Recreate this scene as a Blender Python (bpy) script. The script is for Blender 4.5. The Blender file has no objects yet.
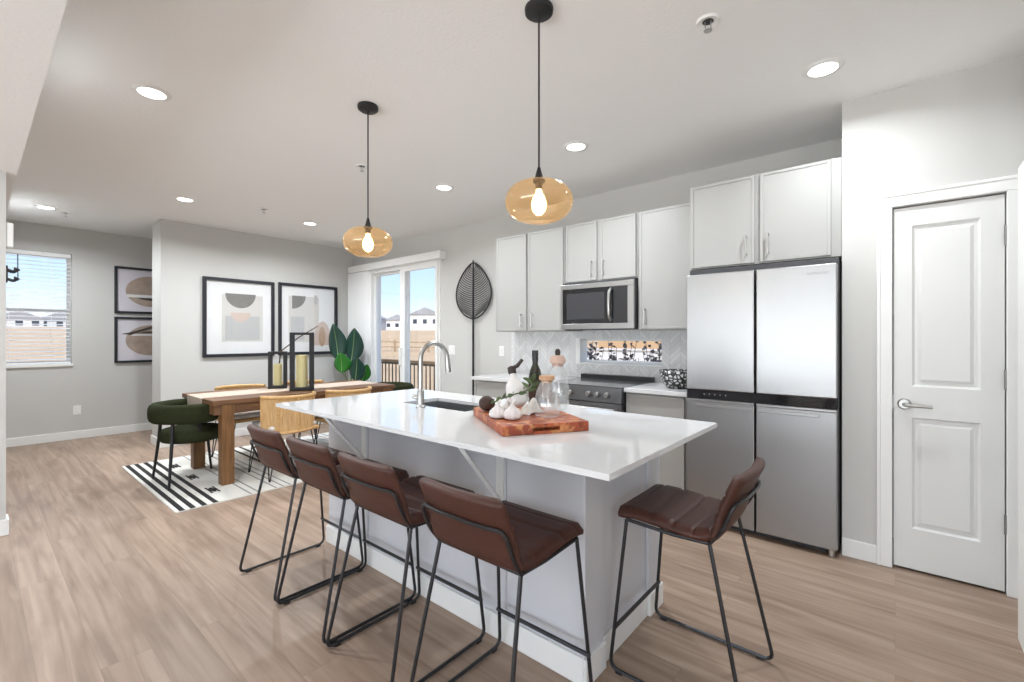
import bpy, bmesh, math, random
from mathutils import Vector, Matrix
from math import sin, cos, pi, radians, sqrt

random.seed(7)
SC = bpy.context.scene
COL = SC.collection

# ------------------------------------------------------------------ camera
cam_data = bpy.data.cameras.new('camera')
cam_data.sensor_width = 36.0
cam_data.lens = 36.0 * 455.7 / 1024.0
cam_data.shift_y = -(341.0 - 338.15) / 1024.0
cam_data.clip_start = 0.05
cam_data.clip_end = 500
camera = bpy.data.objects.new('camera', cam_data)
COL.objects.link(camera)
camera.location = (0, 0, 1.3067)
camera.rotation_euler = (pi / 2, 0, 0.6991)
SC.camera = camera

# ------------------------------------------------------------------ view
SC.view_settings.view_transform = 'Standard'
SC.view_settings.look = 'None'
SC.view_settings.gamma = 1.0
SC.view_settings.use_curve_mapping = False
SC.view_settings.exposure = 0.45

# ------------------------------------------------------------------ sky
world = bpy.data.worlds.new('sky')
SC.world = world
world.use_nodes = True
nt = world.node_tree
nt.nodes.clear()
w_out = nt.nodes.new('ShaderNodeOutputWorld')
w_bg = nt.nodes.new('ShaderNodeBackground')
w_tc = nt.nodes.new('ShaderNodeTexCoord')
w_sep = nt.nodes.new('ShaderNodeSeparateXYZ')
w_ramp = nt.nodes.new('ShaderNodeValToRGB')
e = w_ramp.color_ramp.elements
e[0].position = 0.0; e[0].color = (0.92, 0.95, 1.0, 1)
e[1].position = 0.35; e[1].color = (0.25, 0.46, 0.86, 1)
m_ = w_ramp.color_ramp.elements.new(0.10); m_.color = (0.56, 0.76, 1.0, 1)
nt.links.new(w_tc.outputs['Generated'], w_sep.inputs[0])
nt.links.new(w_sep.outputs['Z'], w_ramp.inputs[0])
nt.links.new(w_ramp.outputs[0], w_bg.inputs[0])
w_bg.inputs[1].default_value = 1.0
nt.links.new(w_bg.outputs[0], w_out.inputs[0])

# ------------------------------------------------------------------ sun and added daylight lamps
def add_light(name, kind, loc, rot, energy, color=(1, 1, 1), **kw):
    d = bpy.data.lights.new(name, kind)
    d.energy = energy
    d.color = color
    for k, v in kw.items():
        setattr(d, k, v)
    o = bpy.data.objects.new(name, d)
    COL.objects.link(o)
    o.location = loc
    o.rotation_euler = rot
    return o

SUN_DIR = Vector((-0.55, 0.55, -0.63)).normalized()
sun = add_light('sun', 'SUN', (20, 0, 30), SUN_DIR.to_track_quat('-Z', 'Y').to_euler(), 3.0, (1.0, 0.95, 0.86), angle=0.01)
# area lamps added at the unseen windows behind the camera, as daylight fill
add_light('daylight_fill_front', 'AREA', (-1.3, -4.52, 1.35), (radians(90), 0, 0), 22, (0.93, 0.97, 1.0),
          shape='RECTANGLE', size=5.6, size_y=2.3)
add_light('daylight_fill_right', 'AREA', (3.02, -2.7, 1.35), (0, radians(90), 0), 40, (0.93, 0.97, 1.0),
          shape='RECTANGLE', size=2.3, size_y=2.6)
# extra lamps added there, aimed up to brighten the ceiling like ground-reflected daylight
add_light('ceiling_fill_front', 'AREA', (-1.3, -4.50, 0.9), (radians(90 + 48), 0, 0), 105, (0.87, 0.945, 1.0),
          shape='RECTANGLE', size=5.4, size_y=1.3, spread=radians(130))
add_light('ceiling_fill_right', 'AREA', (3.0, -2.7, 0.9), (0, radians(90 + 38), 0), 30, (0.87, 0.945, 1.0),
          shape='RECTANGLE', size=1.3, size_y=2.6, spread=radians(130))
DOWNLIGHT_W = 17.0
PENDANT_W = 4.5

# ------------------------------------------------------------------ materials
def srgb(r, g, b):
    f = lambda c: (c / 255 / 12.92) if c / 255 <= 0.04045 else ((c / 255 + 0.055) / 1.055) ** 2.4
    return (f(r), f(g), f(b), 1)

def mat(name, col, rough=0.5, metal=0.0, noise=0.0, nscale=20.0, bump=0.0, bscale=100.0, spec=0.5, stretch=(1, 1, 1), coat=0.0, emit=None, estr=0.0, bdist=0.002):
    m = bpy.data.materials.new(name)
    m.use_nodes = True
    t = m.node_tree
    b = t.nodes['Principled BSDF']
    if len(col) == 3: col = (*col, 1)
    b.inputs['Base Color'].default_value = col
    b.inputs['Roughness'].default_value = rough
    b.inputs['Metallic'].default_value = metal
    b.inputs['Specular IOR Level'].default_value = spec
    if coat: b.inputs['Coat Weight'].default_value = coat
    tc = t.nodes.new('ShaderNodeTexCoord')
    mp = t.nodes.new('ShaderNodeMapping')
    mp.inputs['Scale'].default_value = stretch
    t.links.new(tc.outputs['Object'], mp.inputs[0])
    n = t.nodes.new('ShaderNodeTexNoise')
    n.inputs['Scale'].default_value = nscale
    n.inputs['Detail'].default_value = 5
    t.links.new(mp.outputs[0], n.inputs['Vector'])
    mx = t.nodes.new('ShaderNodeMix'); mx.data_type = 'RGBA'
    a = max(noise, 0.004)
    mx.inputs[6].default_value = (*[max(0, c * (1 - a)) for c in col[:3]], 1)
    mx.inputs[7].default_value = (*[min(1, c * (1 + a)) for c in col[:3]], 1)
    t.links.new(n.outputs['Fac'], mx.inputs[0])
    t.links.new(mx.outputs[2], b.inputs['Base Color'])
    if bump:
        n2 = t.nodes.new('ShaderNodeTexNoise')
        n2.inputs['Scale'].default_value = bscale
        n2.inputs['Detail'].default_value = 4
        t.links.new(mp.outputs[0], n2.inputs['Vector'])
        bp = t.nodes.new('ShaderNodeBump')
        bp.inputs['Strength'].default_value = bump
        bp.inputs['Distance'].default_value = bdist
        t.links.new(n2.outputs['Fac'], bp.inputs['Height'])
        t.links.new(bp.outputs[0], b.inputs['Normal'])
    if emit:
        b.inputs['Emission Color'].default_value = (*emit[:3], 1)
        b.inputs['Emission Strength'].default_value = estr
    return m

def wood(name, c1, c2, rough=0.5, axis=0, scale=6.0, coat=0.0):
    m = bpy.data.materials.new(name); m.use_nodes = True
    t = m.node_tree; b = t.nodes['Principled BSDF']
    tc = t.nodes.new('ShaderNodeTexCoord'); mp = t.nodes.new('ShaderNodeMapping')
    s = [scale * 3] * 3; s[axis] = scale * 0.25
    mp.inputs['Scale'].default_value = s
    t.links.new(tc.outputs['Object'], mp.inputs[0])
    n = t.nodes.new('ShaderNodeTexNoise'); n.inputs['Scale'].default_value = 1.6; n.inputs['Detail'].default_value = 8
    n.inputs['Distortion'].default_value = 0.6
    t.links.new(mp.outputs[0], n.inputs['Vector'])
    r = t.nodes.new('ShaderNodeValToRGB')
    r.color_ramp.elements[0].position = 0.3; r.color_ramp.elements[0].color = c1
    r.color_ramp.elements[1].position = 0.7; r.color_ramp.elements[1].color = c2
    t.links.new(n.outputs['Fac'], r.inputs[0]); t.links.new(r.outputs[0], b.inputs['Base Color'])
    b.inputs['Roughness'].default_value = rough
    b.inputs['Coat Weight'].default_value = coat
    return m

def glass_pane(name, tint=(1, 1, 1), refl=0.05, edge=0.5):
    m = bpy.data.materials.new(name); m.use_nodes = True
    t = m.node_tree; t.nodes.clear()
    o = t.nodes.new('ShaderNodeOutputMaterial'); tr = t.nodes.new('ShaderNodeBsdfTransparent')
    g = t.nodes.new('ShaderNodeBsdfGlossy'); g.inputs['Roughness'].default_value = 0.02
    tr.inputs[0].default_value = (*tint, 1)
    f = t.nodes.new('ShaderNodeLayerWeight'); f.inputs['Blend'].default_value = 0.5
    pw = t.nodes.new('ShaderNodeMath'); pw.operation = 'POWER'; pw.inputs[1].default_value = 4.0
    ma = t.nodes.new('ShaderNodeMath'); ma.operation = 'MULTIPLY_ADD'; ma.inputs[1].default_value = edge; ma.inputs[2].default_value = refl
    t.links.new(f.outputs['Facing'], pw.inputs[0]); t.links.new(pw.outputs[0], ma.inputs[0])
    x = t.nodes.new('ShaderNodeMixShader')
    t.links.new(ma.outputs[0], x.inputs[0])
    t.links.new(tr.outputs[0], x.inputs[1]); t.links.new(g.outputs[0], x.inputs[2])
    t.links.new(x.outputs[0], o.inputs[0])
    return m

def floor_material():
    m = bpy.data.materials.new('oak_planks'); m.use_nodes = True
    t = m.node_tree; b = t.nodes['Principled BSDF']; L = t.links.new
    tc = t.nodes.new('ShaderNodeTexCoord')
    br = t.nodes.new('ShaderNodeTexBrick')
    br.inputs['Color1'].default_value = (0.0, 0.0, 0.0, 1); br.inputs['Color2'].default_value = (1, 1, 1, 1)
    br.inputs['Mortar'].default_value = (0.5, 0.5, 0.5, 1)
    br.inputs['Scale'].default_value = 1.0; br.inputs['Mortar Size'].default_value = 0.0010
    br.inputs['Brick Width'].default_value = 1.75; br.inputs['Row Height'].default_value = 0.165
    br.offset = 0.37
    L(tc.outputs['Object'], br.inputs['Vector'])
    # grain: noise stretched along the planks, shifted plank by plank
    sc = t.nodes.new('ShaderNodeMapping'); sc.inputs['Scale'].default_value = (0.9, 15, 1)
    L(tc.outputs['Object'], sc.inputs[0])
    sh = t.nodes.new('ShaderNodeVectorMath'); sh.operation = 'MULTIPLY_ADD'
    sh.inputs[1].default_value = (9, 5, 0)
    L(br.outputs['Color'], sh.inputs[0]); L(sc.outputs[0], sh.inputs[2])
    n1 = t.nodes.new('ShaderNodeTexNoise'); n1.inputs['Scale'].default_value = 1.3; n1.inputs['Detail'].default_value = 9; n1.inputs['Distortion'].default_value = 1.0
    L(sh.outputs[0], n1.inputs['Vector'])
    r1 = t.nodes.new('ShaderNodeValToRGB')
    els = r1.color_ramp.elements
    els[0].position = 0.25; els[0].color = (0.240, 0.166, 0.122, 1)
    els[1].position = 0.72; els[1].color = (0.440, 0.334, 0.262, 1)
    k = els.new(0.48); k.color = (0.355, 0.258, 0.196, 1)
    L(n1.outputs['Fac'], r1.inputs[0])
    # plank to plank tone
    hs = t.nodes.new('ShaderNodeMix'); hs.data_type = 'RGBA'; hs.blend_type = 'MULTIPLY'
    r2 = t.nodes.new('ShaderNodeValToRGB')
    r2.color_ramp.elements[0].color = (0.91, 0.90, 0.89, 1); r2.color_ramp.elements[1].color = (1.08, 1.07, 1.06, 1)
    L(br.outputs['Color'], r2.inputs[0])
    hs.inputs[0].default_value = 1.0
    L(r1.outputs[0], hs.inputs[6]); L(r2.outputs[0], hs.inputs[7])
    # knots and dark streaks
    mp3 = t.nodes.new('ShaderNodeMapping'); mp3.inputs['Scale'].default_value = (1.6, 6.5, 1)
    L(tc.outputs['Object'], mp3.inputs[0])
    n3 = t.nodes.new('ShaderNodeTexNoise'); n3.inputs['Scale'].default_value = 1.0; n3.inputs['Detail'].default_value = 5
    L(mp3.outputs[0], n3.inputs['Vector'])
    r3 = t.nodes.new('ShaderNodeValToRGB')
    r3.color_ramp.elements[0].position = 0.50; r3.color_ramp.elements[0].color = (0, 0, 0, 1)
    r3.color_ramp.elements[1].position = 0.74; r3.color_ramp.elements[1].color = (0.75, 0.75, 0.75, 1)
    L(n3.outputs['Fac'], r3.inputs[0])
    kn = t.nodes.new('ShaderNodeMix'); kn.data_type = 'RGBA'
    L(r3.outputs[0], kn.inputs[0]); L(hs.outputs[2], kn.inputs[6]); kn.inputs[7].default_value = (0.225, 0.152, 0.108, 1)
    # joints
    jm = t.nodes.new('ShaderNodeMix'); jm.data_type = 'RGBA'
    L(br.outputs['Fac'], jm.inputs[0]); L(kn.outputs[2], jm.inputs[6]); jm.inputs[7].default_value = (0.26, 0.185, 0.138, 1)
    L(jm.outputs[2], b.inputs['Base Color'])
    b.inputs['Roughness'].default_value = 0.42
    b.inputs['Specular IOR Level'].default_value = 0.35
    return m

def backsplash_material():
    m = bpy.data.materials.new('chevron_tile'); m.use_nodes = True
    t = m.node_tree; b = t.nodes['Principled BSDF']; L = t.links.new
    tc = t.nodes.new('ShaderNodeTexCoord'); sp = t.nodes.new('ShaderNodeSeparateXYZ')
    L(tc.outputs['Object'], sp.inputs[0])
    def M(op, a, bb=None, c=None):
        n = t.nodes.new('ShaderNodeMath'); n.operation = op
        for i, v in enumerate((a, bb, c)):
            if v is None: continue
            if isinstance(v, (int, float)): n.inputs[i].default_value = v
            else: L(v, n.inputs[i])
        return n.outputs[0]
    W = 0.095; Hh = 0.048
    pp = M('PINGPONG', sp.outputs['X'], W)
    tt = M('DIVIDE', M('SUBTRACT', sp.outputs['Z'], pp), Hh)
    row = M('FLOOR', tt)
    fr = M('FRACT', tt)
    colm = M('FLOOR', M('DIVIDE', sp.outputs['X'], W))
    fx = M('FRACT', M('DIVIDE', sp.outputs['X'], W))
    grout = M('MAXIMUM', M('LESS_THAN', fr, 0.09), M('LESS_THAN', fx, 0.035))
    cb = t.nodes.new('ShaderNodeCombineXYZ'); L(row, cb.inputs[0]); L(colm, cb.inputs[1])
    wn = t.nodes.new('ShaderNodeTexWhiteNoise'); wn.noise_dimensions = '2D'; L(cb.outputs[0], wn.inputs['Vector'])
    r = t.nodes.new('ShaderNodeValToRGB')
    r.color_ramp.elements[0].color = srgb(216, 216, 216); r.color_ramp.elements[1].color = srgb(234, 234, 234)
    L(wn.outputs['Value'], r.inputs[0])
    x = t.nodes.new('ShaderNodeMix'); x.data_type = 'RGBA'
    L(grout, x.inputs[0]); L(r.outputs[0], x.inputs[6]); x.inputs[7].default_value = srgb(200, 200, 200)
    L(x.outputs[2], b.inputs['Base Color'])
    b.inputs['Roughness'].default_value = 0.2
    return m

def voronoi_two_tone(name, ca, cb_, scale, thr=0.06, rough=0.4):
    m = bpy.data.materials.new(name); m.use_nodes = True
    t = m.node_tree; b = t.nodes['Principled BSDF']; L = t.links.new
    tc = t.nodes.new('ShaderNodeTexCoord'); v = t.nodes.new('ShaderNodeTexVoronoi'); v.feature = 'DISTANCE_TO_EDGE'
    v.inputs['Scale'].default_value = scale
    L(tc.outputs['Object'], v.inputs['Vector'])
    r = t.nodes.new('ShaderNodeValToRGB'); r.color_ramp.interpolation = 'CONSTANT'
    r.color_ramp.elements[0].color = ca; r.color_ramp.elements[1].position = thr; r.color_ramp.elements[1].color = cb_
    L(v.outputs['Distance'], r.inputs[0]); L(r.outputs[0], b.inputs['Base Color'])
    b.inputs['Roughness'].default_value = rough
    return m

def checker_wood(name):
    m = bpy.data.materials.new(name); m.use_nodes = True
    t = m.node_tree; b = t.nodes['Principled BSDF']; L = t.links.new
    tc = t.nodes.new('ShaderNodeTexCoord'); br = t.nodes.new('ShaderNodeTexBrick')
    mp = t.nodes.new('ShaderNodeMapping'); mp.inputs['Rotation'].default_value = (radians(8), radians(12), 0)
    L(tc.outputs['Object'], mp.inputs[0]); L(mp.outputs[0], br.inputs['Vector'])
    br.inputs['Scale'].default_value = 1; br.inputs['Brick Width'].default_value = 0.055; br.inputs['Row Height'].default_value = 0.045
    br.inputs['Mortar Size'].default_value = 0.0008
    br.inputs['Color1'].default_value = srgb(190, 96, 58); br.inputs['Color2'].default_value = srgb(140, 62, 42); br.inputs['Mortar'].default_value = srgb(96, 48, 32)
    n = t.nodes.new('ShaderNodeTexNoise'); n.inputs['Scale'].default_value = 28; L(tc.outputs['Object'], n.inputs['Vector'])
    r = t.nodes.new('ShaderNodeValToRGB'); r.color_ramp.elements[0].position = 0.5; r.color_ramp.elements[1].position = 0.62
    L(n.outputs['Fac'], r.inputs[0])
    x = t.nodes.new('ShaderNodeMix'); x.data_type = 'RGBA'
    L(r.outputs[0], x.inputs[0]); L(br.outputs[0], x.inputs[6]); x.inputs[7].default_value = srgb(205, 140, 88)
    L(x.outputs[2], b.inputs['Base Color'])
    b.inputs['Roughness'].default_value = 0.4
    return m

def thin_glass(name, tint, rough=0.02, refl=0.06, edge=0.4, gl=(1, 1, 1), milk=0.0, milk_col=(1, 1, 1)):
    m = glass_pane(name, tint, refl, edge)
    m.node_tree.nodes['Glossy BSDF'].inputs['Roughness'].default_value = rough
    m.node_tree.nodes['Glossy BSDF'].inputs['Color'].default_value = (*gl, 1)
    if milk:      # faint lustre in the glass that catches the bulb's light
        t = m.node_tree
        tl = t.nodes.new('ShaderNodeBsdfTranslucent'); tl.inputs[0].default_value = (*milk_col, 1)
        x2 = t.nodes.new('ShaderNodeMixShader'); x2.inputs[0].default_value = milk
        x1 = t.nodes['Mix Shader']; o = t.nodes['Material Output']
        t.links.new(x1.outputs[0], x2.inputs[1]); t.links.new(tl.outputs[0], x2.inputs[2]); t.links.new(x2.outputs[0], o.inputs[0])
    return m

MT = {}
MT['wall'] = mat('wall_paint', srgb(203, 202, 199), 0.75, noise=0.01, nscale=3, bump=0.12, bscale=130, spec=0.3)
MT['ceiling'] = mat('ceiling_paint', srgb(244, 244, 243), 0.8, noise=0.01, nscale=2, bump=0.35, bscale=55, spec=0.25, bdist=0.004)
MT['trim'] = mat('trim_paint', srgb(238, 238, 236), 0.45, noise=0.01)
MT['door'] = mat('door_paint', srgb(226, 226, 224), 0.42, noise=0.01)
MT['floor'] = floor_material()
MT['cab'] = mat('cabinet_paint', srgb(169, 168, 165), 0.45, noise=0.012, nscale=4)
MT['cab_dark'] = mat('cabinet_gap', srgb(120, 119, 116), 0.6)
MT['island'] = mat('island_paint', srgb(208, 209, 214), 0.45, noise=0.01, nscale=4)
MT['quartz'] = mat('white_quartz', srgb(222, 222, 223), 0.06, noise=0.03, nscale=6, spec=0.5)
MT['steel'] = mat('brushed_steel', (0.43, 0.43, 0.43), 0.36, 1.0, noise=0.05, nscale=12, stretch=(90, 90, 1), bump=0.05, bscale=14)
MT['steel_low'] = mat('brushed_steel_door', (0.40, 0.40, 0.40), 0.36, 1.0, noise=0.05, nscale=12, stretch=(90, 90, 1), bump=0.05, bscale=14)
MT['range_steel'] = mat('range_steel', (0.20, 0.20, 0.205), 0.34, 1.0)
MT['sink'] = mat('sink_steel', (0.42, 0.43, 0.44), 0.35, 1.0)
MT['chrome'] = mat('brushed_nickel', (0.48, 0.475, 0.46), 0.32, 1.0)
MT['nickel'] = mat('cabinet_nickel', (0.58, 0.57, 0.55), 0.35, 1.0)
MT['blackglass'] = mat('black_glass', (0.012, 0.012, 0.014), 0.08, 0, spec=0.6)
MT['blackplastic'] = mat('black_plastic', (0.02, 0.02, 0.022), 0.4)
MT['darkbody'] = mat('dark_grey_metal', (0.05, 0.05, 0.055), 0.5)
MT['rod'] = mat('gunmetal_rod', (0.045, 0.045, 0.048), 0.36, 0.6)
MT['leather'] = mat('brown_leather', srgb(72, 40, 31), 0.48, noise=0.30, nscale=9, bump=0.25, bscale=160, spec=0.45)
MT['leather_back'] = mat('brown_leather_back', srgb(74, 44, 35), 0.50, noise=0.26, nscale=7, bump=0.25, bscale=160, spec=0.4)
MT['walnut'] = wood('walnut_table', srgb(88, 60, 40), srgb(132, 94, 62), 0.5, axis=1, scale=7)
MT['walnut_leg'] = wood('walnut_leg', srgb(92, 62, 36), srgb(136, 96, 56), 0.5, axis=2, scale=7)
MT['rattan'] = wood('rattan', srgb(190, 148, 98), srgb(230, 196, 144), 0.6, axis=2, scale=24)
MT['rattan_frame'] = wood('rattan_frame', srgb(186, 142, 90), srgb(220, 180, 124), 0.5, axis=0, scale=14)
MT['green'] = mat('green_boucle', srgb(46, 50, 30), 0.95, noise=0.35, nscale=60, bump=0.9, bscale=190, spec=0.15, bdist=0.006)
MT['cream'] = mat('cream_cloth', srgb(192, 175, 160), 0.95, noise=0.06, nscale=40, bump=0.4, bscale=260)
MT['cushion'] = mat('cushion_cloth', srgb(224, 220, 214), 0.95, noise=0.05, nscale=40)
MT['rug'] = mat('rug_wool', srgb(226, 224, 218), 0.95, noise=0.06, nscale=50, bump=0.5, bscale=220)
MT['rugblack'] = mat('rug_black_wool', srgb(38, 37, 38), 0.95, noise=0.2, nscale=60)
MT['ruggrey'] = mat('rug_grey_wool', srgb(150, 148, 148), 0.95, noise=0.15, nscale=60)
MT['black'] = mat('black_metal', (0.016, 0.016, 0.018), 0.45, 0.2)
MT['frame'] = mat('black_frame', (0.018, 0.019, 0.026), 0.4)
MT['mat_board'] = mat('mat_board', srgb(230, 230, 230), 0.85, noise=0.01)
MT['paper'] = mat('art_paper', srgb(208, 205, 201), 0.85, noise=0.03, nscale=8)
MT['ink_grey'] = mat('art_ink_grey', srgb(128, 126, 122), 0.9, noise=0.25, nscale=45)
MT['ink_stone'] = mat('art_ink_stone', srgb(176, 158, 144), 0.9, noise=0.3, nscale=12)
MT['ink_light'] = mat('art_ink_light', srgb(188, 188, 188), 0.9, noise=0.05, nscale=30)
MT['ink_tan'] = mat('art_ink_tan', srgb(184, 156, 132), 0.9, noise=0.2, nscale=14)
MT['ink_blush'] = mat('art_ink_blush', srgb(206, 188, 178), 0.9, noise=0.05, nscale=20)
MT['ink_dark'] = mat('art_ink_dark', srgb(72, 66, 62), 0.9, noise=0.2, nscale=30)
MT['paper_lilac'] = mat('art_paper_cool', srgb(222, 218, 226), 0.85, noise=0.02)
MT['candle'] = mat('candle_wax', srgb(226, 214, 160), 0.55, noise=0.04)
MT['twig'] = wood('twig_bark', srgb(70, 48, 38), srgb(108, 76, 58), 0.7, axis=0, scale=20)
MT['leaf_dark'] = mat('rubber_leaf_dark', srgb(30, 64, 54), 0.32, noise=0.35, nscale=9, spec=0.5)
MT['leaf_green'] = mat('rubber_leaf_green', srgb(38, 112, 30), 0.38, noise=0.25, nscale=9, spec=0.5)
MT['leaf_rib'] = mat('leaf_midrib', srgb(128, 158, 104), 0.5)
MT['pot'] = mat('pale_pot', srgb(206, 204, 198), 0.6, noise=0.04)
MT['soil'] = mat('soil', srgb(62, 48, 38), 0.95, noise=0.3, nscale=80)
MT['blind'] = mat('blind_vinyl', srgb(240, 240, 240), 0.5)
MT['glass'] = glass_pane('window_glass', (1, 1, 1), 0.03, 0.3)
MT['picglass'] = glass_pane('picture_glass', (1, 1, 1), 0.04, 0.4)
MT['amber'] = thin_glass('amber_glass', (1.0, 0.86, 0.66), 0.03, 0.10, 0.55, (1.0, 0.90, 0.76), 0.09, (1.0, 0.68, 0.36))
MT['clear'] = thin_glass('clear_glass', (0.93, 0.95, 0.955), 0.02, 0.13, 0.75, (1, 1, 1), 0.10, (1, 1, 1))
MT['bulb'] = mat('bulb_glow', (1, 0.8, 0.5), 0.4, emit=(1.0, 0.72, 0.36), estr=9.0)
MT['lens'] = mat('downlight_lens', (1, 1, 1), 0.4, emit=(1.0, 0.97, 0.92), estr=6.0)
MT['tile'] = backsplash_material()
MT['bowl'] = voronoi_two_tone('black_white_mosaic', (0.012, 0.012, 0.012, 1), srgb(205, 205, 205), 34, 0.17)
MT['board'] = checker_wood('end_grain_board')
MT['winebottle'] = mat('dark_bottle_glass', (0.022, 0.024, 0.014), 0.08, spec=0.6)
MT['bottle_label'] = mat('bottle_label', srgb(74, 56, 46), 0.7, noise=0.3, nscale=40)
MT['cork'] = mat('cork', srgb(198, 158, 124), 0.8, noise=0.2, nscale=60)
MT['stopper'] = mat('dark_stopper', srgb(52, 42, 40), 0.6)
MT['pinkwood'] = mat('pale_wood', srgb(206, 176, 160), 0.7, noise=0.1)
MT['ceramic'] = mat('white_ceramic', srgb(226, 224, 222), 0.25, noise=0.03)
MT['garlic'] = mat('garlic_skin', srgb(222, 216, 214), 0.6, noise=0.18, nscale=30, stretch=(1, 1, .2))
MT['avocado'] = mat('brown_skin', srgb(64, 42, 34), 0.65, noise=0.3, nscale=50, bump=0.5, bscale=120)
MT['olive'] = mat('olive_leaf', srgb(74, 92, 52), 0.55, noise=0.25, nscale=20)
MT['plate'] = mat('switch_plate', srgb(242, 242, 240), 0.4)
MT['hinge'] = mat('hinge_metal', (0.30, 0.30, 0.30), 0.4, 0.9)
MT['wordmark'] = mat('wordmark_grey', (0.22, 0.22, 0.23), 0.5)
# outdoors
MT['field'] = mat('dry_grass', srgb(218, 180, 138), 0.95, noise=0.22, nscale=0.35, bump=0.3, bscale=3)
MT['deckwood'] = wood('deck_boards', srgb(170, 140, 110), srgb(205, 176, 140), 0.8, axis=0, scale=4)
MT['railwood'] = wood('rail_wood', srgb(160, 116, 74), srgb(200, 156, 104), 0.8, axis=0, scale=6)
MT['baluster'] = mat('baluster_metal', srgb(92, 74, 56), 0.6)
MT['siding'] = mat('house_siding_white', srgb(226, 226, 226), 0.85, noise=0.03)
MT['siding2'] = mat('house_siding_grey', srgb(176, 180, 186), 0.85, noise=0.03)
MT['siding3'] = mat('house_siding_tan', srgb(214, 176, 134), 0.85, noise=0.05)
MT['roof'] = mat('roof_shingle', srgb(160, 160, 164), 0.95, noise=0.12, nscale=3)
MT['hwin'] = mat('house_window', (0.05, 0.06, 0.08), 0.15)
MT['shrub'] = mat('dark_shrub', srgb(58, 52, 58), 0.9, noise=0.3, nscale=10)
MT['fence'] = mat('weathered_fence', srgb(172, 150, 122), 0.9, noise=0.15, nscale=4)

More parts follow.
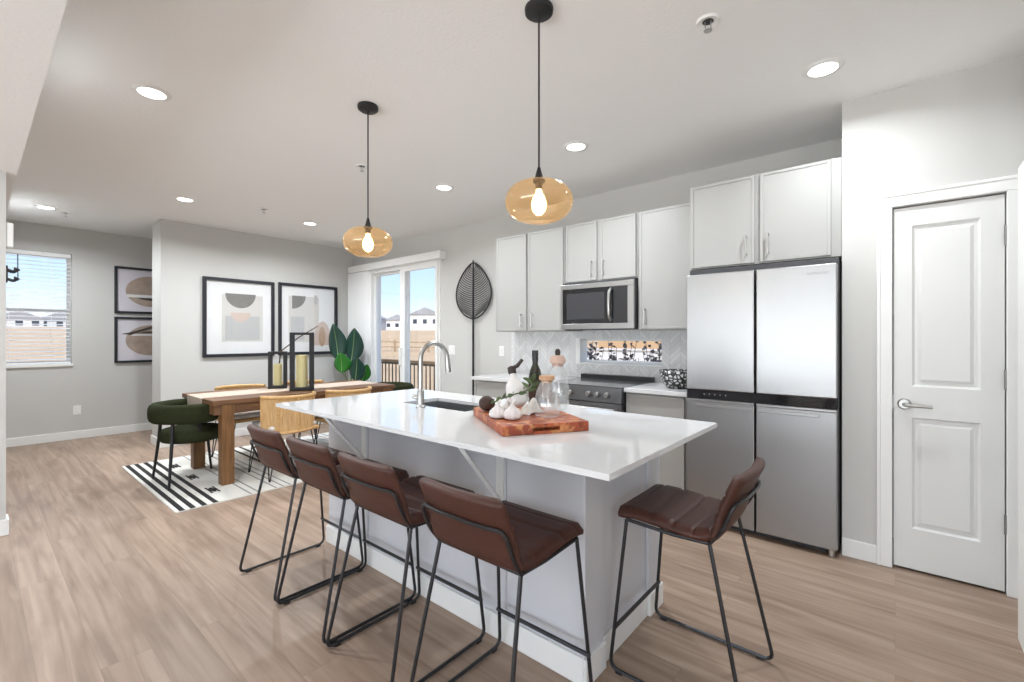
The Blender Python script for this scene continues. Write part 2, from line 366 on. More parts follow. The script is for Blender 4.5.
# ------------------------------------------------------------------ mesh builder
class MB:
    def __init__(s):
        s.bm = bmesh.new(); s.mi = 0
    def _set(s, faces):
        for f in faces: f.material_index = s.mi
    def box(s, x0, y0, z0, x1, y1, z1, bev=0.0, seg=2, mtx=None):
        x0, x1 = min(x0, x1), max(x0, x1); y0, y1 = min(y0, y1), max(y0, y1); z0, z1 = min(z0, z1), max(z0, z1)
        n0 = set(s.bm.faces)
        v = [s.bm.verts.new(p) for p in ((x0, y0, z0), (x1, y0, z0), (x1, y1, z0), (x0, y1, z0), (x0, y0, z1), (x1, y0, z1), (x1, y1, z1), (x0, y1, z1))]
        for q in ((3, 2, 1, 0), (4, 5, 6, 7), (0, 1, 5, 4), (1, 2, 6, 5), (2, 3, 7, 6), (3, 0, 4, 7)):
            s.bm.faces.new([v[i] for i in q])
        if bev > 0:
            ed = list({e for x in v for e in x.link_edges})
            bev = min(bev, 0.49 * min(x1 - x0, y1 - y0, z1 - z0))
            bmesh.ops.bevel(s.bm, geom=ed, offset=bev, segments=seg, profile=0.5, affect='EDGES')
        nf = [f for f in s.bm.faces if f not in n0]
        s._set(nf)
        if mtx is not None:
            bmesh.ops.transform(s.bm, matrix=mtx, verts=list({x for f in nf for x in f.verts}))
        return s
    def tube(s, pts, r, seg=8, closed=False, caps=True):
        pts = [Vector(p) for p in pts]
        n = len(pts)
        rr = r if isinstance(r, (list, tuple)) else [r] * n
        rings = []
        up = None
        for i, p in enumerate(pts):
            if closed: d = (pts[(i + 1) % n] - pts[i - 1])
            elif i == 0: d = pts[1] - p
            elif i == n - 1: d = p - pts[i - 1]
            else: d = (pts[i + 1] - p).normalized() + (p - pts[i - 1]).normalized()
            d = d.normalized() if d.length > 1e-9 else Vector((0, 0, 1))
            if up is None:
                up = Vector((0, 0, 1)) if abs(d.z) < 0.9 else Vector((1, 0, 0))
            a = up - d * up.dot(d)
            a = a.normalized() if a.length > 1e-6 else d.orthogonal().normalized()
            up = a
            b = d.cross(a)
            rings.append([s.bm.verts.new(p + (a * cos(2 * pi * k / seg) + b * sin(2 * pi * k / seg)) * rr[i]) for k in range(seg)])
        fs = []
        m = n if closed else n - 1
        for i in range(m):
            A, B = rings[i], rings[(i + 1) % n]
            for k in range(seg):
                fs.append(s.bm.faces.new((A[k], A[(k + 1) % seg], B[(k + 1) % seg], B[k])))
        if caps and not closed:
            fs.append(s.bm.faces.new(rings[0][::-1])); fs.append(s.bm.faces.new(rings[-1]))
        s._set(fs)
        return s
    def lathe(s, prof, c=(0, 0, 0), seg=24, mtx=None, cap0=True, cap1=True):
        rings = []
        new = []
        for r, z in prof:
            if r < 1e-6:
                ring = [s.bm.verts.new((c[0], c[1], c[2] + z))]
            else:
                ring = [s.bm.verts.new((c[0] + r * cos(2 * pi * k / seg), c[1] + r * sin(2 * pi * k / seg), c[2] + z)) for k in range(seg)]
            rings.append(ring); new += ring
        fs = []
        for A, B in zip(rings, rings[1:]):
            for k in range(seg):
                a0, a1 = A[k % len(A)], A[(k + 1) % len(A)]; b0, b1 = B[k % len(B)], B[(k + 1) % len(B)]
                vs = []
                for v in (a0, a1, b1, b0):
                    if v not in vs: vs.append(v)
                if len(vs) >= 3: fs.append(s.bm.faces.new(vs))
        if cap0 and len(rings[0]) > 2: fs.append(s.bm.faces.new(rings[0][::-1]))
        if cap1 and len(rings[-1]) > 2: fs.append(s.bm.faces.new(rings[-1]))
        s._set(fs)
        if mtx is not None: bmesh.ops.transform(s.bm, matrix=mtx, verts=new)
        return s
    def sheet(s, top, bot, nu, nv):
        """closed slab between two surfaces (u, v in 0..1)"""
        T = [[s.bm.verts.new(top(i / nu, j / nv)) for j in range(nv + 1)] for i in range(nu + 1)]
        B = [[s.bm.verts.new(bot(i / nu, j / nv)) for j in range(nv + 1)] for i in range(nu + 1)]
        fs = []
        for i in range(nu):
            for j in range(nv):
                fs.append(s.bm.faces.new((T[i][j], T[i + 1][j], T[i + 1][j + 1], T[i][j + 1])))
                fs.append(s.bm.faces.new((B[i][j], B[i][j + 1], B[i + 1][j + 1], B[i + 1][j])))
        for i in range(nu):
            fs.append(s.bm.faces.new((T[i][0], B[i][0], B[i + 1][0], T[i + 1][0])))
            fs.append(s.bm.faces.new((T[i][nv], T[i + 1][nv], B[i + 1][nv], B[i][nv])))
        for j in range(nv):
            fs.append(s.bm.faces.new((T[0][j], T[0][j + 1], B[0][j + 1], B[0][j])))
            fs.append(s.bm.faces.new((T[nu][j], B[nu][j], B[nu][j + 1], T[nu][j + 1])))
        s._set(fs)
        return s
    def prism(s, poly, f0, f1):
        """polygon poly (2-D points) swept between mappings f0(p), f1(p)"""
        A = [s.bm.verts.new(f0(p)) for p in poly]; B = [s.bm.verts.new(f1(p)) for p in poly]
        fs = [s.bm.faces.new(A[::-1]), s.bm.faces.new(B)]
        n = len(poly)
        for i in range(n): fs.append(s.bm.faces.new((A[i], A[(i + 1) % n], B[(i + 1) % n], B[i])))
        s._set(fs)
        return s
    def poly(s, pts):
        f = s.bm.faces.new([s.bm.verts.new(p) for p in pts]); s._set([f]); return s
    def build(s, name, mats, parent=None, smooth=False, loc=None):
        bmesh.ops.recalc_face_normals(s.bm, faces=s.bm.faces[:])
        me = bpy.data.meshes.new(name)
        off = Vector((0, 0, 0))
        p = parent
        while p is not None:
            off += Vector(p.location); p = p.parent
        if loc is not None: off += Vector(loc)
        if off.length > 0: bmesh.ops.translate(s.bm, verts=s.bm.verts[:], vec=-off)
        s.bm.to_mesh(me); s.bm.free()
        for m in (mats if isinstance(mats, (list, tuple)) else [mats]): me.materials.append(m)
        if smooth:
            for f in me.polygons: f.use_smooth = True
            if smooth != 'all':
                try: me.set_sharp_from_angle(angle=radians(40))
                except Exception: pass
        o = bpy.data.objects.new(name, me)
        COL.objects.link(o)
        if parent is not None: o.parent = parent
        if loc is not None: o.location = loc
        return o

def fillet(pts, r, n=5, closed=False):
    P = [Vector(p) for p in pts]; out = []; N = len(P)
    for i, p in enumerate(P):
        if not closed and i in (0, N - 1): out.append(p); continue
        a, b = P[i - 1], P[(i + 1) % N]
        da, db = (a - p), (b - p)
        rr = min(r, da.length * 0.49, db.length * 0.49)
        A, B = p + da.normalized() * rr, p + db.normalized() * rr
        for k in range(n + 1):
            t = k / n
            out.append(A * (1 - t) ** 2 + p * 2 * t * (1 - t) + B * t * t)
    return out

def tag(o, label, cat, group=None, kind=None):
    if label: o['label'] = label
    if cat: o['category'] = cat
    if group: o['group'] = group
    if kind: o['kind'] = kind
    return o

def thing(name, label, cat, loc, group=None):
    o = bpy.data.objects.new(name, None); COL.objects.link(o)
    o.location = loc; o.empty_display_size = 0.1
    return tag(o, label, cat, group)

def struct(mb, name, m, smooth=False, parent=None):
    o = mb.build(name, m, parent, smooth)
    if parent is None: o['kind'] = 'structure'
    return o

def dup(root, loc=None, rz=None, label=None, group=None):
    def cp(o, parent):
        c = o.copy(); COL.objects.link(c)
        if parent is not None: c.parent = parent
        for k in list(o.children): cp(k, c)
        return c
    r = cp(root, None)
    if loc is not None: r.location = loc
    if rz is not None: r.rotation_euler = (0, 0, rz)
    if label: r['label'] = label
    if group: r['group'] = group
    return r

# ================================================================== SETTING
CEIL = 2.726; SOFFIT = 2.41; YK = 3.98; YP = 3.391; XD = -6.69; XN = -8.128
XR, YB = 3.1, -4.6

struct(MB().box(-9, YB - 0.2, -0.12, XR + 0.2, YK + 0.15, 0.0), 'floor', MT['floor'])
struct(MB().box(-8.4, YB - 0.2, CEIL, XR + 0.2, YK + 0.2, CEIL + 0.2).box(-8.3, -1.5, SOFFIT, -1.7, 0.205, CEIL), 'ceiling', MT['ceiling'])

def wall_holes(mb, u0, u1, z0, z1, a, b, holes, axis):
    """wall panel between a and b along the other axis, with rectangular holes (u0,u1,z0,z1)"""
    us = sorted({u0, u1, *[h[0] for h in holes], *[h[1] for h in holes]})
    for ua, ub in zip(us, us[1:]):
        zs = [z0]
        for h in sorted(holes, key=lambda h: h[2]):
            if h[0] <= ua + 1e-6 and h[1] >= ub - 1e-6: zs += [h[2], h[3]]
        zs.append(z1)
        for k in range(0, len(zs), 2):
            if zs[k + 1] - zs[k] > 1e-4:
                if axis == 'x': mb.box(ua, a, zs[k], ub, b, zs[k + 1])
                else: mb.box(a, ua, zs[k], b, ub, zs[k + 1])
    return mb

SL = (-6.17, -4.60, 0.0, 2.335)        # slider opening
W2 = (-2.48, -1.595, 1.06, 1.30)       # low kitchen window
W1 = (0.02, 0.845, 0.965, 2.385)       # nook window (along Y)
struct(wall_holes(MB(), XD - 1.6, XR, 0, CEIL, YK, YK + 0.16, [SL, W2], 'x'), 'wall_kitchen', MT['wall'])
struct(wall_holes(MB(), -1.4, YK, 0, CEIL, XN - 0.16, XN, [W1], 'y'), 'wall_nook', MT['wall'])
struct(MB().box(-7.08, 1.46, 0, XD, YK, CEIL), 'wall_dining', MT['wall'])
struct(wall_holes(MB(), -0.246, XR, 0, CEIL, YP, YP + 0.11, [(-0.012, 0.433, 0, 2.05)], 'x').box(-0.246, YP + 0.11, 0, -0.136, YK, CEIL), 'wall_pantry', MT['wall'])
struct(MB().box(-4.64, -1.4, 0, -4.52, 0.154, SOFFIT), 'wall_left', MT['wall'])
struct(MB().box(XN, -1.52, 0, -4.52, -1.4, SOFFIT), 'wall_entry', MT['wall'])
struct(wall_holes(MB(), -4.64, XR, 0, CEIL, YB - 0.14, YB, [(-4.2, 1.6, 0.15, 2.55)], 'x'), 'wall_front', MT['wall'])
struct(MB().box(-4.76, YB, 0, -4.64, -1.4, CEIL), 'wall_living', MT['wall'])
struct(wall_holes(MB(), YB, YP, 0, CEIL, XR, XR + 0.14, [(-4.1, -1.3, 0.15, 2.55)], 'y'), 'wall_right', MT['wall'])
struct(MB().box(0.497, 2.93, 0, 0.60, YP, CEIL), 'wall_side', MT['wall'])
struct(MB().box(0.408, 2.80, 0, 0.61, 2.93, 2.045, 0.004), 'trim_1', MT['trim'])
# panes of the windows behind the camera (their frames)
def unseen_window(name, axis, a, u0, u1, z0, z1, n):
    mb = MB(); w = 0.05
    def bx(ua, ub, za, zb):
        if axis == 'x': mb.box(ua, a - 0.05, za, ub, a + 0.05, zb)
        else: mb.box(a - 0.05, ua, za, a + 0.05, ub, zb)
    bx(u0, u1, z0, z0 + w); bx(u0, u1, z1 - w, z1)
    for k in range(n + 1):
        u = u0 + (u1 - u0 - w) * k / n
        bx(u, u + w, z0 + w, z1 - w)
    o = struct(mb, name, MT['trim'])
    g = MB()
    if axis == 'x': g.box(u0, a - 0.04, z0, u1, a - 0.035, z1)
    else: g.box(a + 0.035, u0, z0, a + 0.04, u1, z1)
    g.build('pane', MT['glass'], o)
unseen_window('window_3', 'x', YB - 0.07, -4.2, 1.6, 0.15, 2.55, 4)
unseen_window('window_4', 'y', XR + 0.07, -4.1, -1.3, 0.15, 2.55, 3)

# baseboards
BH = 0.105
def base(name, *boxes):
    mb = MB()
    for b in boxes: mb.box(b[0], b[1], 0, b[2], b[3], BH, 0.004)
    return struct(mb, name, MT['trim'])
base('baseboard_nook', (XN, -1.4, XN + 0.014, YK))
base('baseboard_dining', (XD, 1.446, XD + 0.014, YK), (-7.094, 1.446, XD, 1.46), (-7.094, 1.46, -7.08, YK))
base('baseboard_kitchen', (XD + 0.014, YK - 0.014, -6.19, YK), (-4.56, YK - 0.014, -3.36, YK))
base('baseboard_pantry', (-0.246, YP - 0.014, -0.076, YP))
base('baseboard_left', (-4.52, -1.4, -4.506, 0.168), (-4.654, 0.154, -4.52, 0.168))
base('baseboard_side', (0.483, 2.93, 0.497, YP))

# ---- pantry door
d1 = MB()
DX0, DX1, DZ0, DZ1 = -0.007, 0.428, 0.014, 2.042
pan = [(0.072, 0.343, 1.035, 1.937), (0.072, 0.343, 0.240, 0.863)]
wall_holes(d1, DX0, DX1, DZ0, DZ1, YP + 0.006, YP + 0.041, pan, 'x')
door = struct(d1, 'door_1', MT['door'])
for (a, b, c, d) in pan:
    q = MB()
    def ring(i, dy): return [(a + i, YP + dy, c + i), (b - i, YP + dy, c + i), (b - i, YP + dy, d - i), (a + i, YP + dy, d - i)]
    rs = [ring(0, 0.006), ring(0.012, 0.020), ring(0.024, 0.020), ring(0.040, 0.010)]
    for r0, r1 in zip(rs, rs[1:]):
        for k in range(4): q.poly([r0[k], r0[(k + 1) % 4], r1[(k + 1) % 4], r1[k]])
    q.poly(rs[-1])
    q.build('door_panel', MT['door'], door)
h = MB()
my = Matrix.Translation((0.040, YP, 0.936)) @ Matrix.Rotation(radians(90), 4, 'X')
h.lathe([(0.0, 0.018), (0.024, 0.018), (0.031, 0.006), (0.031, -0.006)], (0, 0, 0), 20, my)
h.tube(fillet([(0.040, YP - 0.012, 0.936), (0.040, YP - 0.055, 0.936), (0.155, YP - 0.055, 0.932)], 0.02), [0.011] * 7 + [0.007], 10)
h.build('door_handle', MT['chrome'], door, True)
MB().box(-0.013, YP + 0.004, 0.90, -0.006, YP + 0.03, 0.97).build('latch_plate', MT['hinge'], door)
for z in (1.83, 1.094, 0.358):
    MB().tube([(0.4315, YP - 0.006, z - 0.05), (0.4315, YP - 0.006, z + 0.05)], 0.0075, 8).build('hinge', MT['hinge'], door, True)
cs = MB()
cs.box(-0.078, YP - 0.018, 0, -0.012, YP, 2.052, 0.004).box(0.433, YP - 0.018, 0, 0.494, YP, 2.052, 0.004).box(-0.078, YP - 0.018, 2.052, 0.494, YP, 2.122, 0.004)
cs.box(-0.082, YP - 0.024, 0, -0.064, YP, 2.122, 0.004).box(-0.082, YP - 0.024, 2.108, 0.494, YP, 2.126, 0.004)
struct(cs, 'trim_2', MT['trim'])
struct(MB().box(-0.136, YP + 0.5, 0, 1.2, YP + 0.55, CEIL).box(0.9, YP + 0.11, 0, 0.95, YP + 0.5, CEIL), 'wall_closet', MT['wall'])

# ---- sliding glass door
s1 = MB(); a, b, c, d = SL
fy0, fy1 = YK - 0.036, YK + 0.14
s1.box(a, fy0, 0, a + 0.045, fy1, d).box(b - 0.03, fy0, 0, b, fy1, d).box(a + 0.045, fy0, d - 0.05, b - 0.03, fy1, d).box(a + 0.045, fy0, -0.001, b - 0.03, fy1, 0.035)
slider = struct(s1, 'door_2', MT['trim'])
def sash(x0, x1, y, stile0, stile1):
    q = MB()
    q.box(x0, y, 0.035, x0 + stile0, y + 0.045, d - 0.05, 0.003).box(x1 - stile1, y, 0.035, x1, y + 0.045, d - 0.05, 0.003)
    q.box(x0 + stile0, y, 0.035, x1 - stile1, y + 0.045, 0.12).box(x0 + stile0, y, d - 0.085, x1 - stile1, y + 0.045, d - 0.05)
    o = q.build('sash', MT['trim'], slider)
    MB().box(x0 + stile0, y + 0.018, 0.12, x1 - stile1, y + 0.026, d - 0.085).build('pane', MT['glass'], o)
    return o
sash(a + 0.045, -5.30, YK + 0.022, 0.03, 0.11)
sh2 = sash(-5.42, b - 0.03, YK - 0.026, 0.11, 0.025)
MB().tube(fillet([(-5.385, YK - 0.026, 0.92), (-5.385, YK - 0.06, 0.92), (-5.385, YK - 0.06, 1.16), (-5.385, YK - 0.026, 1.16)], 0.015), 0.009, 8).build('pull_handle', MT['trim'], sh2, True)
struct(MB().box(a - 0.03, YK - 0.012, 0, a, YK, d + 0.02).box(b, YK - 0.012, 0, b + 0.03, YK, d + 0.02), 'trim_3', MT['trim'])

# ---- nook window with frame and pane
w1 = MB(); ya, yb, za, zb = W1
w1.box(XN - 0.13, ya, za, XN - 0.06, ya + 0.04, zb).box(XN - 0.13, yb - 0.04, za, XN - 0.06, yb, zb)
w1.box(XN - 0.13, ya + 0.04, za, XN - 0.06, yb - 0.04, za + 0.05).box(XN - 0.13, ya + 0.04, zb - 0.05, XN - 0.06, yb - 0.04, zb)
w1.box(XN - 0.12, ya + 0.04, 1.64, XN - 0.07, yb - 0.04, 1.68)
win1 = struct(w1, 'window_1', MT['trim'])
MB().box(XN - 0.10, ya + 0.04, za + 0.05, XN - 0.094, yb - 0.04, zb - 0.05).build('pane', MT['glass'], win1)
MB().box(XN - 0.06, ya - 0.01, za - 0.02, XN + 0.02, yb + 0.012, za + 0.012, 0.004).build('window_sill', MT['trim'], win1)

# ---- low kitchen window
w2 = MB(); xa, xb, za, zb = W2
w2.box(xa, YK + 0.10, za, xa + 0.03, YK + 0.15, zb).box(xb - 0.03, YK + 0.10, za, xb, YK + 0.15, zb)
w2.box(xa + 0.03, YK + 0.10, za, xb - 0.03, YK + 0.15, za + 0.025).box(xa + 0.03, YK + 0.10, zb - 0.022, xb - 0.03, YK + 0.15, zb)
win2 = struct(w2, 'window_2', MT['trim'])
MB().box(xa + 0.03, YK + 0.12, za + 0.025, xb - 0.03, YK + 0.126, zb - 0.022).build('pane', MT['glass'], win2)
MB().box(xa, YK - 0.006, za - 0.012, xb, YK + 0.10, za + 0.004).build('window_sill', MT['trim'], win2)
MB().box(xa - 0.006, YK - 0.016, za - 0.012, xa + 0.045, YK + 0.10, zb + 0.01).build('jamb', MT['trim'], win2)
# backsplash
struct(wall_holes(MB(), -3.346, -1.15, 0.914, 1.385, YK - 0.009, YK, [(xa - 0.004, xb, za - 0.01, zb)], 'x'), 'wall_backsplash', MT['tile'])

# ================================================================== BLINDS, VALANCE
t = thing('vertical_blind', 'white vertical blind drawn to the left of the sliding glass door', 'blind', (-6.4, 3.91, 0))
MB().box(-6.66, 3.865, 2.335, -4.46, 3.975, 2.435, 0.006).build('valance', MT['trim'], t)
for k in range(10):
    x = -6.66 + k * 0.053
    m = Matrix.Translation((x, 3.915, 0)) @ Matrix.Rotation(radians(62), 4, 'Z')
    MB().box(-0.042, -0.0015, 0.03, 0.042, 0.0015, 2.33, mtx=m).build('vane', MT['blind'], t)

t = thing('window_blind', 'white horizontal slatted blind in the window of the nook', 'blind', (XN - 0.02, 0.43, 1.67))
ya, yb, za, zb = W1
MB().box(XN - 0.055, ya + 0.01, zb - 0.05, XN - 0.005, yb - 0.01, zb - 0.002, 0.003).build('headrail', MT['blind'], t)
nsl = 27
for k in range(nsl):
    z = za + 0.075 + (zb - 0.075 - za - 0.075) * k / (nsl - 1)
    m = Matrix.Translation((XN - 0.03, 0, z)) @ Matrix.Rotation(radians(14), 4, 'Y')
    MB().box(-0.024, ya + 0.015, -0.0014, 0.024, yb - 0.015, 0.0014, mtx=m).build('slat', MT['blind'], t)
MB().box(XN - 0.05, ya + 0.012, za + 0.014, XN - 0.008, yb - 0.012, za + 0.04, 0.004).build('bottom_rail', MT['blind'], t)
MB().tube([(XN - 0.004, 0.372, zb - 0.06), (XN - 0.004, 0.374, 2.0)], 0.005, 6).build('tilt_wand', MT['rod'], t)
for y in (0.30, 0.66):
    MB().tube([(XN - 0.03, y, za + 0.04), (XN - 0.03, y, zb - 0.05)], 0.0018, 5).build('cord', MT['blind'], t)

# small fixtures on the end of the left wall
o = MB().box(-4.62, 0.154, 1.915, -4.53, 0.188, 2.08, 0.008).build('door_chime', MT['plate'])
tag(o, 'small white box high on the end of the wall at left edge', 'door chime')
t = thing('wall_hook', 'dark metal wall hook below the white box at the left edge', 'hook', (-4.56, 0.154, 1.73))
MB().box(-4.595, 0.154, 1.680, -4.525, 0.163, 1.792, 0.004).build('back_plate', MT['black'], t)
for x_, z in ((-4.578, 1.765), (-4.542, 1.765), (-4.56, 1.705)):
    MB().tube(fillet([(x_, 0.16, z), (x_, 0.192, z - 0.014), (x_, 0.206, z + 0.012)], 0.02), [0.010] * 7 + [0.017], 8).build('prong', MT['black'], t, True)

# ================================================================== CEILING FITTINGS
spots = [((-3.28, 0.675), 'recessed ceiling light nearest the soffit, ahead of the far pendant'),
         ((-0.29, 2.884), 'recessed ceiling light in front of the pantry wall'),
         ((-1.804, 2.881), 'recessed ceiling light just right of the near pendant, over the range'),
         ((-3.242, 2.864), 'recessed ceiling light between the two pendants, before the wall leaf'),
         ((-5.544, 1.411), 'recessed ceiling light before the end of the dining wall'),
         ((-5.52, 2.697), 'recessed ceiling light above the right framed print by the dining table'),
         ((-7.034, 0.529), 'recessed ceiling light above the nook window')]
t0 = thing('recessed_light', spots[0][1], 'ceiling light', (*spots[0][0], CEIL), 'recessed ceiling lights')
c = (*spots[0][0], CEIL)
MB().lathe([(0.066, -0.010), (0.088, -0.006), (0.094, 0.0)], c, 28, cap0=False, cap1=False).build('trim_ring', MT['trim'], t0, True)
MB().lathe([(0.0, -0.006), (0.066, -0.008)], c, 28, cap0=False, cap1=False).build('lens', MT['lens'], t0, True)
ld = bpy.data.lights.new('downlight', 'AREA'); ld.shape = 'DISK'; ld.size = 0.13; ld.spread = radians(160); ld.energy = DOWNLIGHT_W; ld.color = (0.91, 0.965, 1.0)
lo = bpy.data.objects.new('downlight', ld); COL.objects.link(lo); lo.parent = t0; lo.location = (0, 0, -0.014)
ld.energy = DOWNLIGHT_W
for p, lab in spots[1:]:
    r_l = dup(t0, (*p, CEIL), None, lab)
    k_ = 1.3 if p[0] < -4 else (0.62 if p[0] > -1 else 0.85)     # the dining lights are turned up, the one by the pantry is dimmed
    for ch in r_l.children:
        if ch.type == 'LIGHT':
            ch.data = ld.copy(); ch.data.energy = DOWNLIGHT_W * k_

sprk = [((-0.641, 2.125), 'fire sprinkler in the ceiling above the refrigerator side of island'),
        ((-3.364, 2.08), 'fire sprinkler in the ceiling just beside the far pendant cord'),
        ((-5.309, 2.079), 'fire sprinkler in the ceiling above the dining table'),
        ((-7.192, 0.70), 'fire sprinkler in the ceiling beside the recessed light of the nook')]
t0 = thing('fire_sprinkler', sprk[0][1], 'sprinkler', (*sprk[0][0], CEIL), 'ceiling fire sprinklers')
c = (*sprk[0][0], CEIL)
MB().lathe([(0.024, -0.004), (0.045, -0.010), (0.052, 0.0)], c, 24, cap0=False, cap1=False).build('escutcheon', MT['trim'], t0, True)
MB().lathe([(0.0, -0.001), (0.026, -0.003)], c, 20, cap0=False, cap1=False).build('cup', MT['darkbody'], t0, True)
q = MB().tube([(c[0] - 0.012, c[1], CEIL), (c[0] - 0.012, c[1], CEIL - 0.035), (c[0], c[1], CEIL - 0.042), (c[0] + 0.012, c[1], CEIL - 0.035), (c[0] + 0.012, c[1], CEIL)], 0.003, 6)
q.lathe([(0.018, -0.045), (0.018, -0.042)], c, 12)
q.build('deflector', MT['nickel'], t0)
for p, lab in sprk[1:]: dup(t0, (*p, CEIL), None, lab)

def pendant(x, y, lab):
    t = thing('pendant_light', lab, 'pendant light', (x, y, CEIL), 'amber glass pendants over the island')
    zc = 1.893; R = 0.146; H = 0.088
    c = (x, y, 0)
    MB().lathe([(0.060, CEIL), (0.062, CEIL - 0.006), (0.060, CEIL - 0.022), (0.050, CEIL - 0.030), (0.0, CEIL - 0.031)], c, 28, cap0=False).build('canopy', MT['black'], t, True)
    MB().tube([(x, y, CEIL - 0.029), (x, y, zc + H + 0.04)], 0.0042, 8).build('cord', MT['rod'], t, True)
    MB().lathe([(0.006, zc + H + 0.060), (0.010, zc + H + 0.045), (0.019, zc + H + 0.012), (0.026, zc + H + 0.006), (0.026, zc + H - 0.004), (0.016, zc + H - 0.008), (0.014, zc + H - 0.035), (0.0, zc + H - 0.036)], c, 20, cap0=False).build('socket', MT['black'], t, True)
    pr = []
    for k in range(25):
        a_ = pi / 2 - pi * k / 24
        r = R * abs(cos(a_)) ** 0.75; z = zc + H * (1 if a_ > 0 else -1) * abs(sin(a_)) ** 1.0
        pr.append((max(r, 0.026 if k == 0 else 0.0), z))
    pr[-1] = (0.0, zc - H)
    MB().lathe(pr, c, 40, cap0=False).build('glass_shade', MT['amber'], t, 'all')
    b = MB().lathe([(0.0, zc + 0.054), (0.012, zc + 0.052), (0.014, zc + 0.036), (0.027, zc + 0.014), (0.033, zc - 0.012), (0.028, zc - 0.038), (0.013, zc - 0.056), (0.0, zc - 0.060)], c, 18)
    b.build('bulb', MT['bulb'], t, True)
    l = bpy.data.lights.new('bulb_light', 'POINT'); l.energy = PENDANT_W; l.color = (1.0, 0.74, 0.44); l.shadow_soft_size = 0.03
    lo = bpy.data.objects.new('bulb_light', l); COL.objects.link(lo); lo.parent = t; lo.location = (0, 0, zc - CEIL)
pendant(-1.172, 1.574, 'nearer amber glass pendant hanging over the right half of island')
pendant(-2.467, 1.566, 'farther amber glass pendant hanging over the left half of island')

# ================================================================== KITCHEN CABINETS
def handle_bar(x, z0, z1, y, parent):
    q = MB()
    q.tube(fillet([(x, y, z0 + 0.012), (x, y - 0.03, z0 + 0.012), (x, y - 0.03, z1 - 0.012), (x, y, z1 - 0.012)], 0.006, 3), 0.0055, 8)
    q.tube([(x, y - 0.03, z0), (x, y - 0.03, z1)], 0.0058, 8)
    return q.build('handle', MT['nickel'], parent, True)

def cab_door(x0, x1, z0, z1, y, parent, hx=None, hz=None):
    """recessed flat-panel door, front face at y"""
    q = MB(); w = 0.018; st = 0.020
    q.box(x0, y, z0, x0 + st, y + w, z1, 0.002, 1).box(x1 - st, y, z0, x1, y + w, z1, 0.002, 1)
    q.box(x0 + st, y, z0, x1 - st, y + w, z0 + st, 0.002, 1).box(x0 + st, y, z1 - st, x1 - st, y + w, z1, 0.002, 1)
    q.box(x0 + st - 0.002, y + 0.005, z0 + st - 0.002, x1 - st + 0.002, y + w, z1 - st + 0.002)
    o = q.build('door', MT['cab'], parent)
    if hx is not None: handle_bar(hx, hz[0], hz[1], y, o)
    return o

YU = 3.63
def upper(name, lab, x0, x1, z0, z1, yf, doors, yback=YK):
    t = thing(name, lab, 'cabinet', ((x0 + x1) / 2, yback, z0))
    MB().box(x0, yf + 0.02, z0, x1, yback, z1).build('cabinet_body', MT['cab'], t)
    for (a, b, hx, hz) in doors: cab_door(a, b, z0 + 0.008, z1 - 0.006, yf, t, hx, hz)
    return t
HZ = (1.42, 1.56)
upper('wall_cabinet', 'grey double-door upper cabinet left of the microwave', -3.290, -2.408, 1.375, 2.375, YU,
      [(-3.280, -2.868, -2.925, HZ), (-2.838, -2.420, -2.785, HZ)])
upper('wall_cabinet', 'short grey double-door upper cabinet directly above the microwave', -2.404, -1.672, 1.822, 2.375, YU,
      [(-2.386, -2.058, -2.105, (1.87, 2.01)), (-2.020, -1.684, -1.985, (1.87, 2.01))])
upper('wall_cabinet', 'grey single-door upper cabinet between the microwave and the refrigerator', -1.668, -1.17, 1.375, 2.375, YU,
      [(-1.650, -1.185, -1.600, HZ)])
upper('wall_cabinet', 'deep grey double-door cabinet above the refrigerator', -1.155, -0.249, 1.806, 2.408, 3.385,
      [(-1.143, -0.722, -0.772, (1.86, 2.00)), (-0.690, -0.300, -0.640, (1.86, 2.00))], YK - 0.001)

# base cabinets and worktops
def base_cab(lab, x0, x1, doors):
    t = thing('base_cabinet', lab, 'cabinet', ((x0 + x1) / 2, YK, 0))
    MB().box(x0, 3.365, 0.10, x1, YK - 0.001, 0.879).box(x0 + 0.002, 3.42, 0, x1 - 0.002, YK - 0.001, 0.10).build('cabinet_body', MT['cab'], t)
    for (a, b, hx) in doors:
        cab_door(a, b, 0.115, 0.868, 3.345, t, hx, (0.55, 0.69))
    return t
base_cab('grey base cabinet to the left of the range', -3.325, -2.408, [(-3.315, -2.875, -2.93), (-2.865, -2.42, -2.81)])
base_cab('grey base cabinet between the range and the refrigerator', -1.64, -1.165, [(-1.63, -1.175, -1.58)])
o = MB().box(-3.345, 3.325, 0.881, -2.406, YK - 0.009, 0.914, 0.003).build('countertop', MT['quartz'])
tag(o, 'white quartz worktop left of the range by the wall leaf', 'countertop')
o = MB().box(-1.642, 3.325, 0.881, -1.15, YK - 0.009, 0.914, 0.003).build('countertop', MT['quartz'])
tag(o, 'white quartz worktop between range and refrigerator under a mosaic bowl', 'countertop')

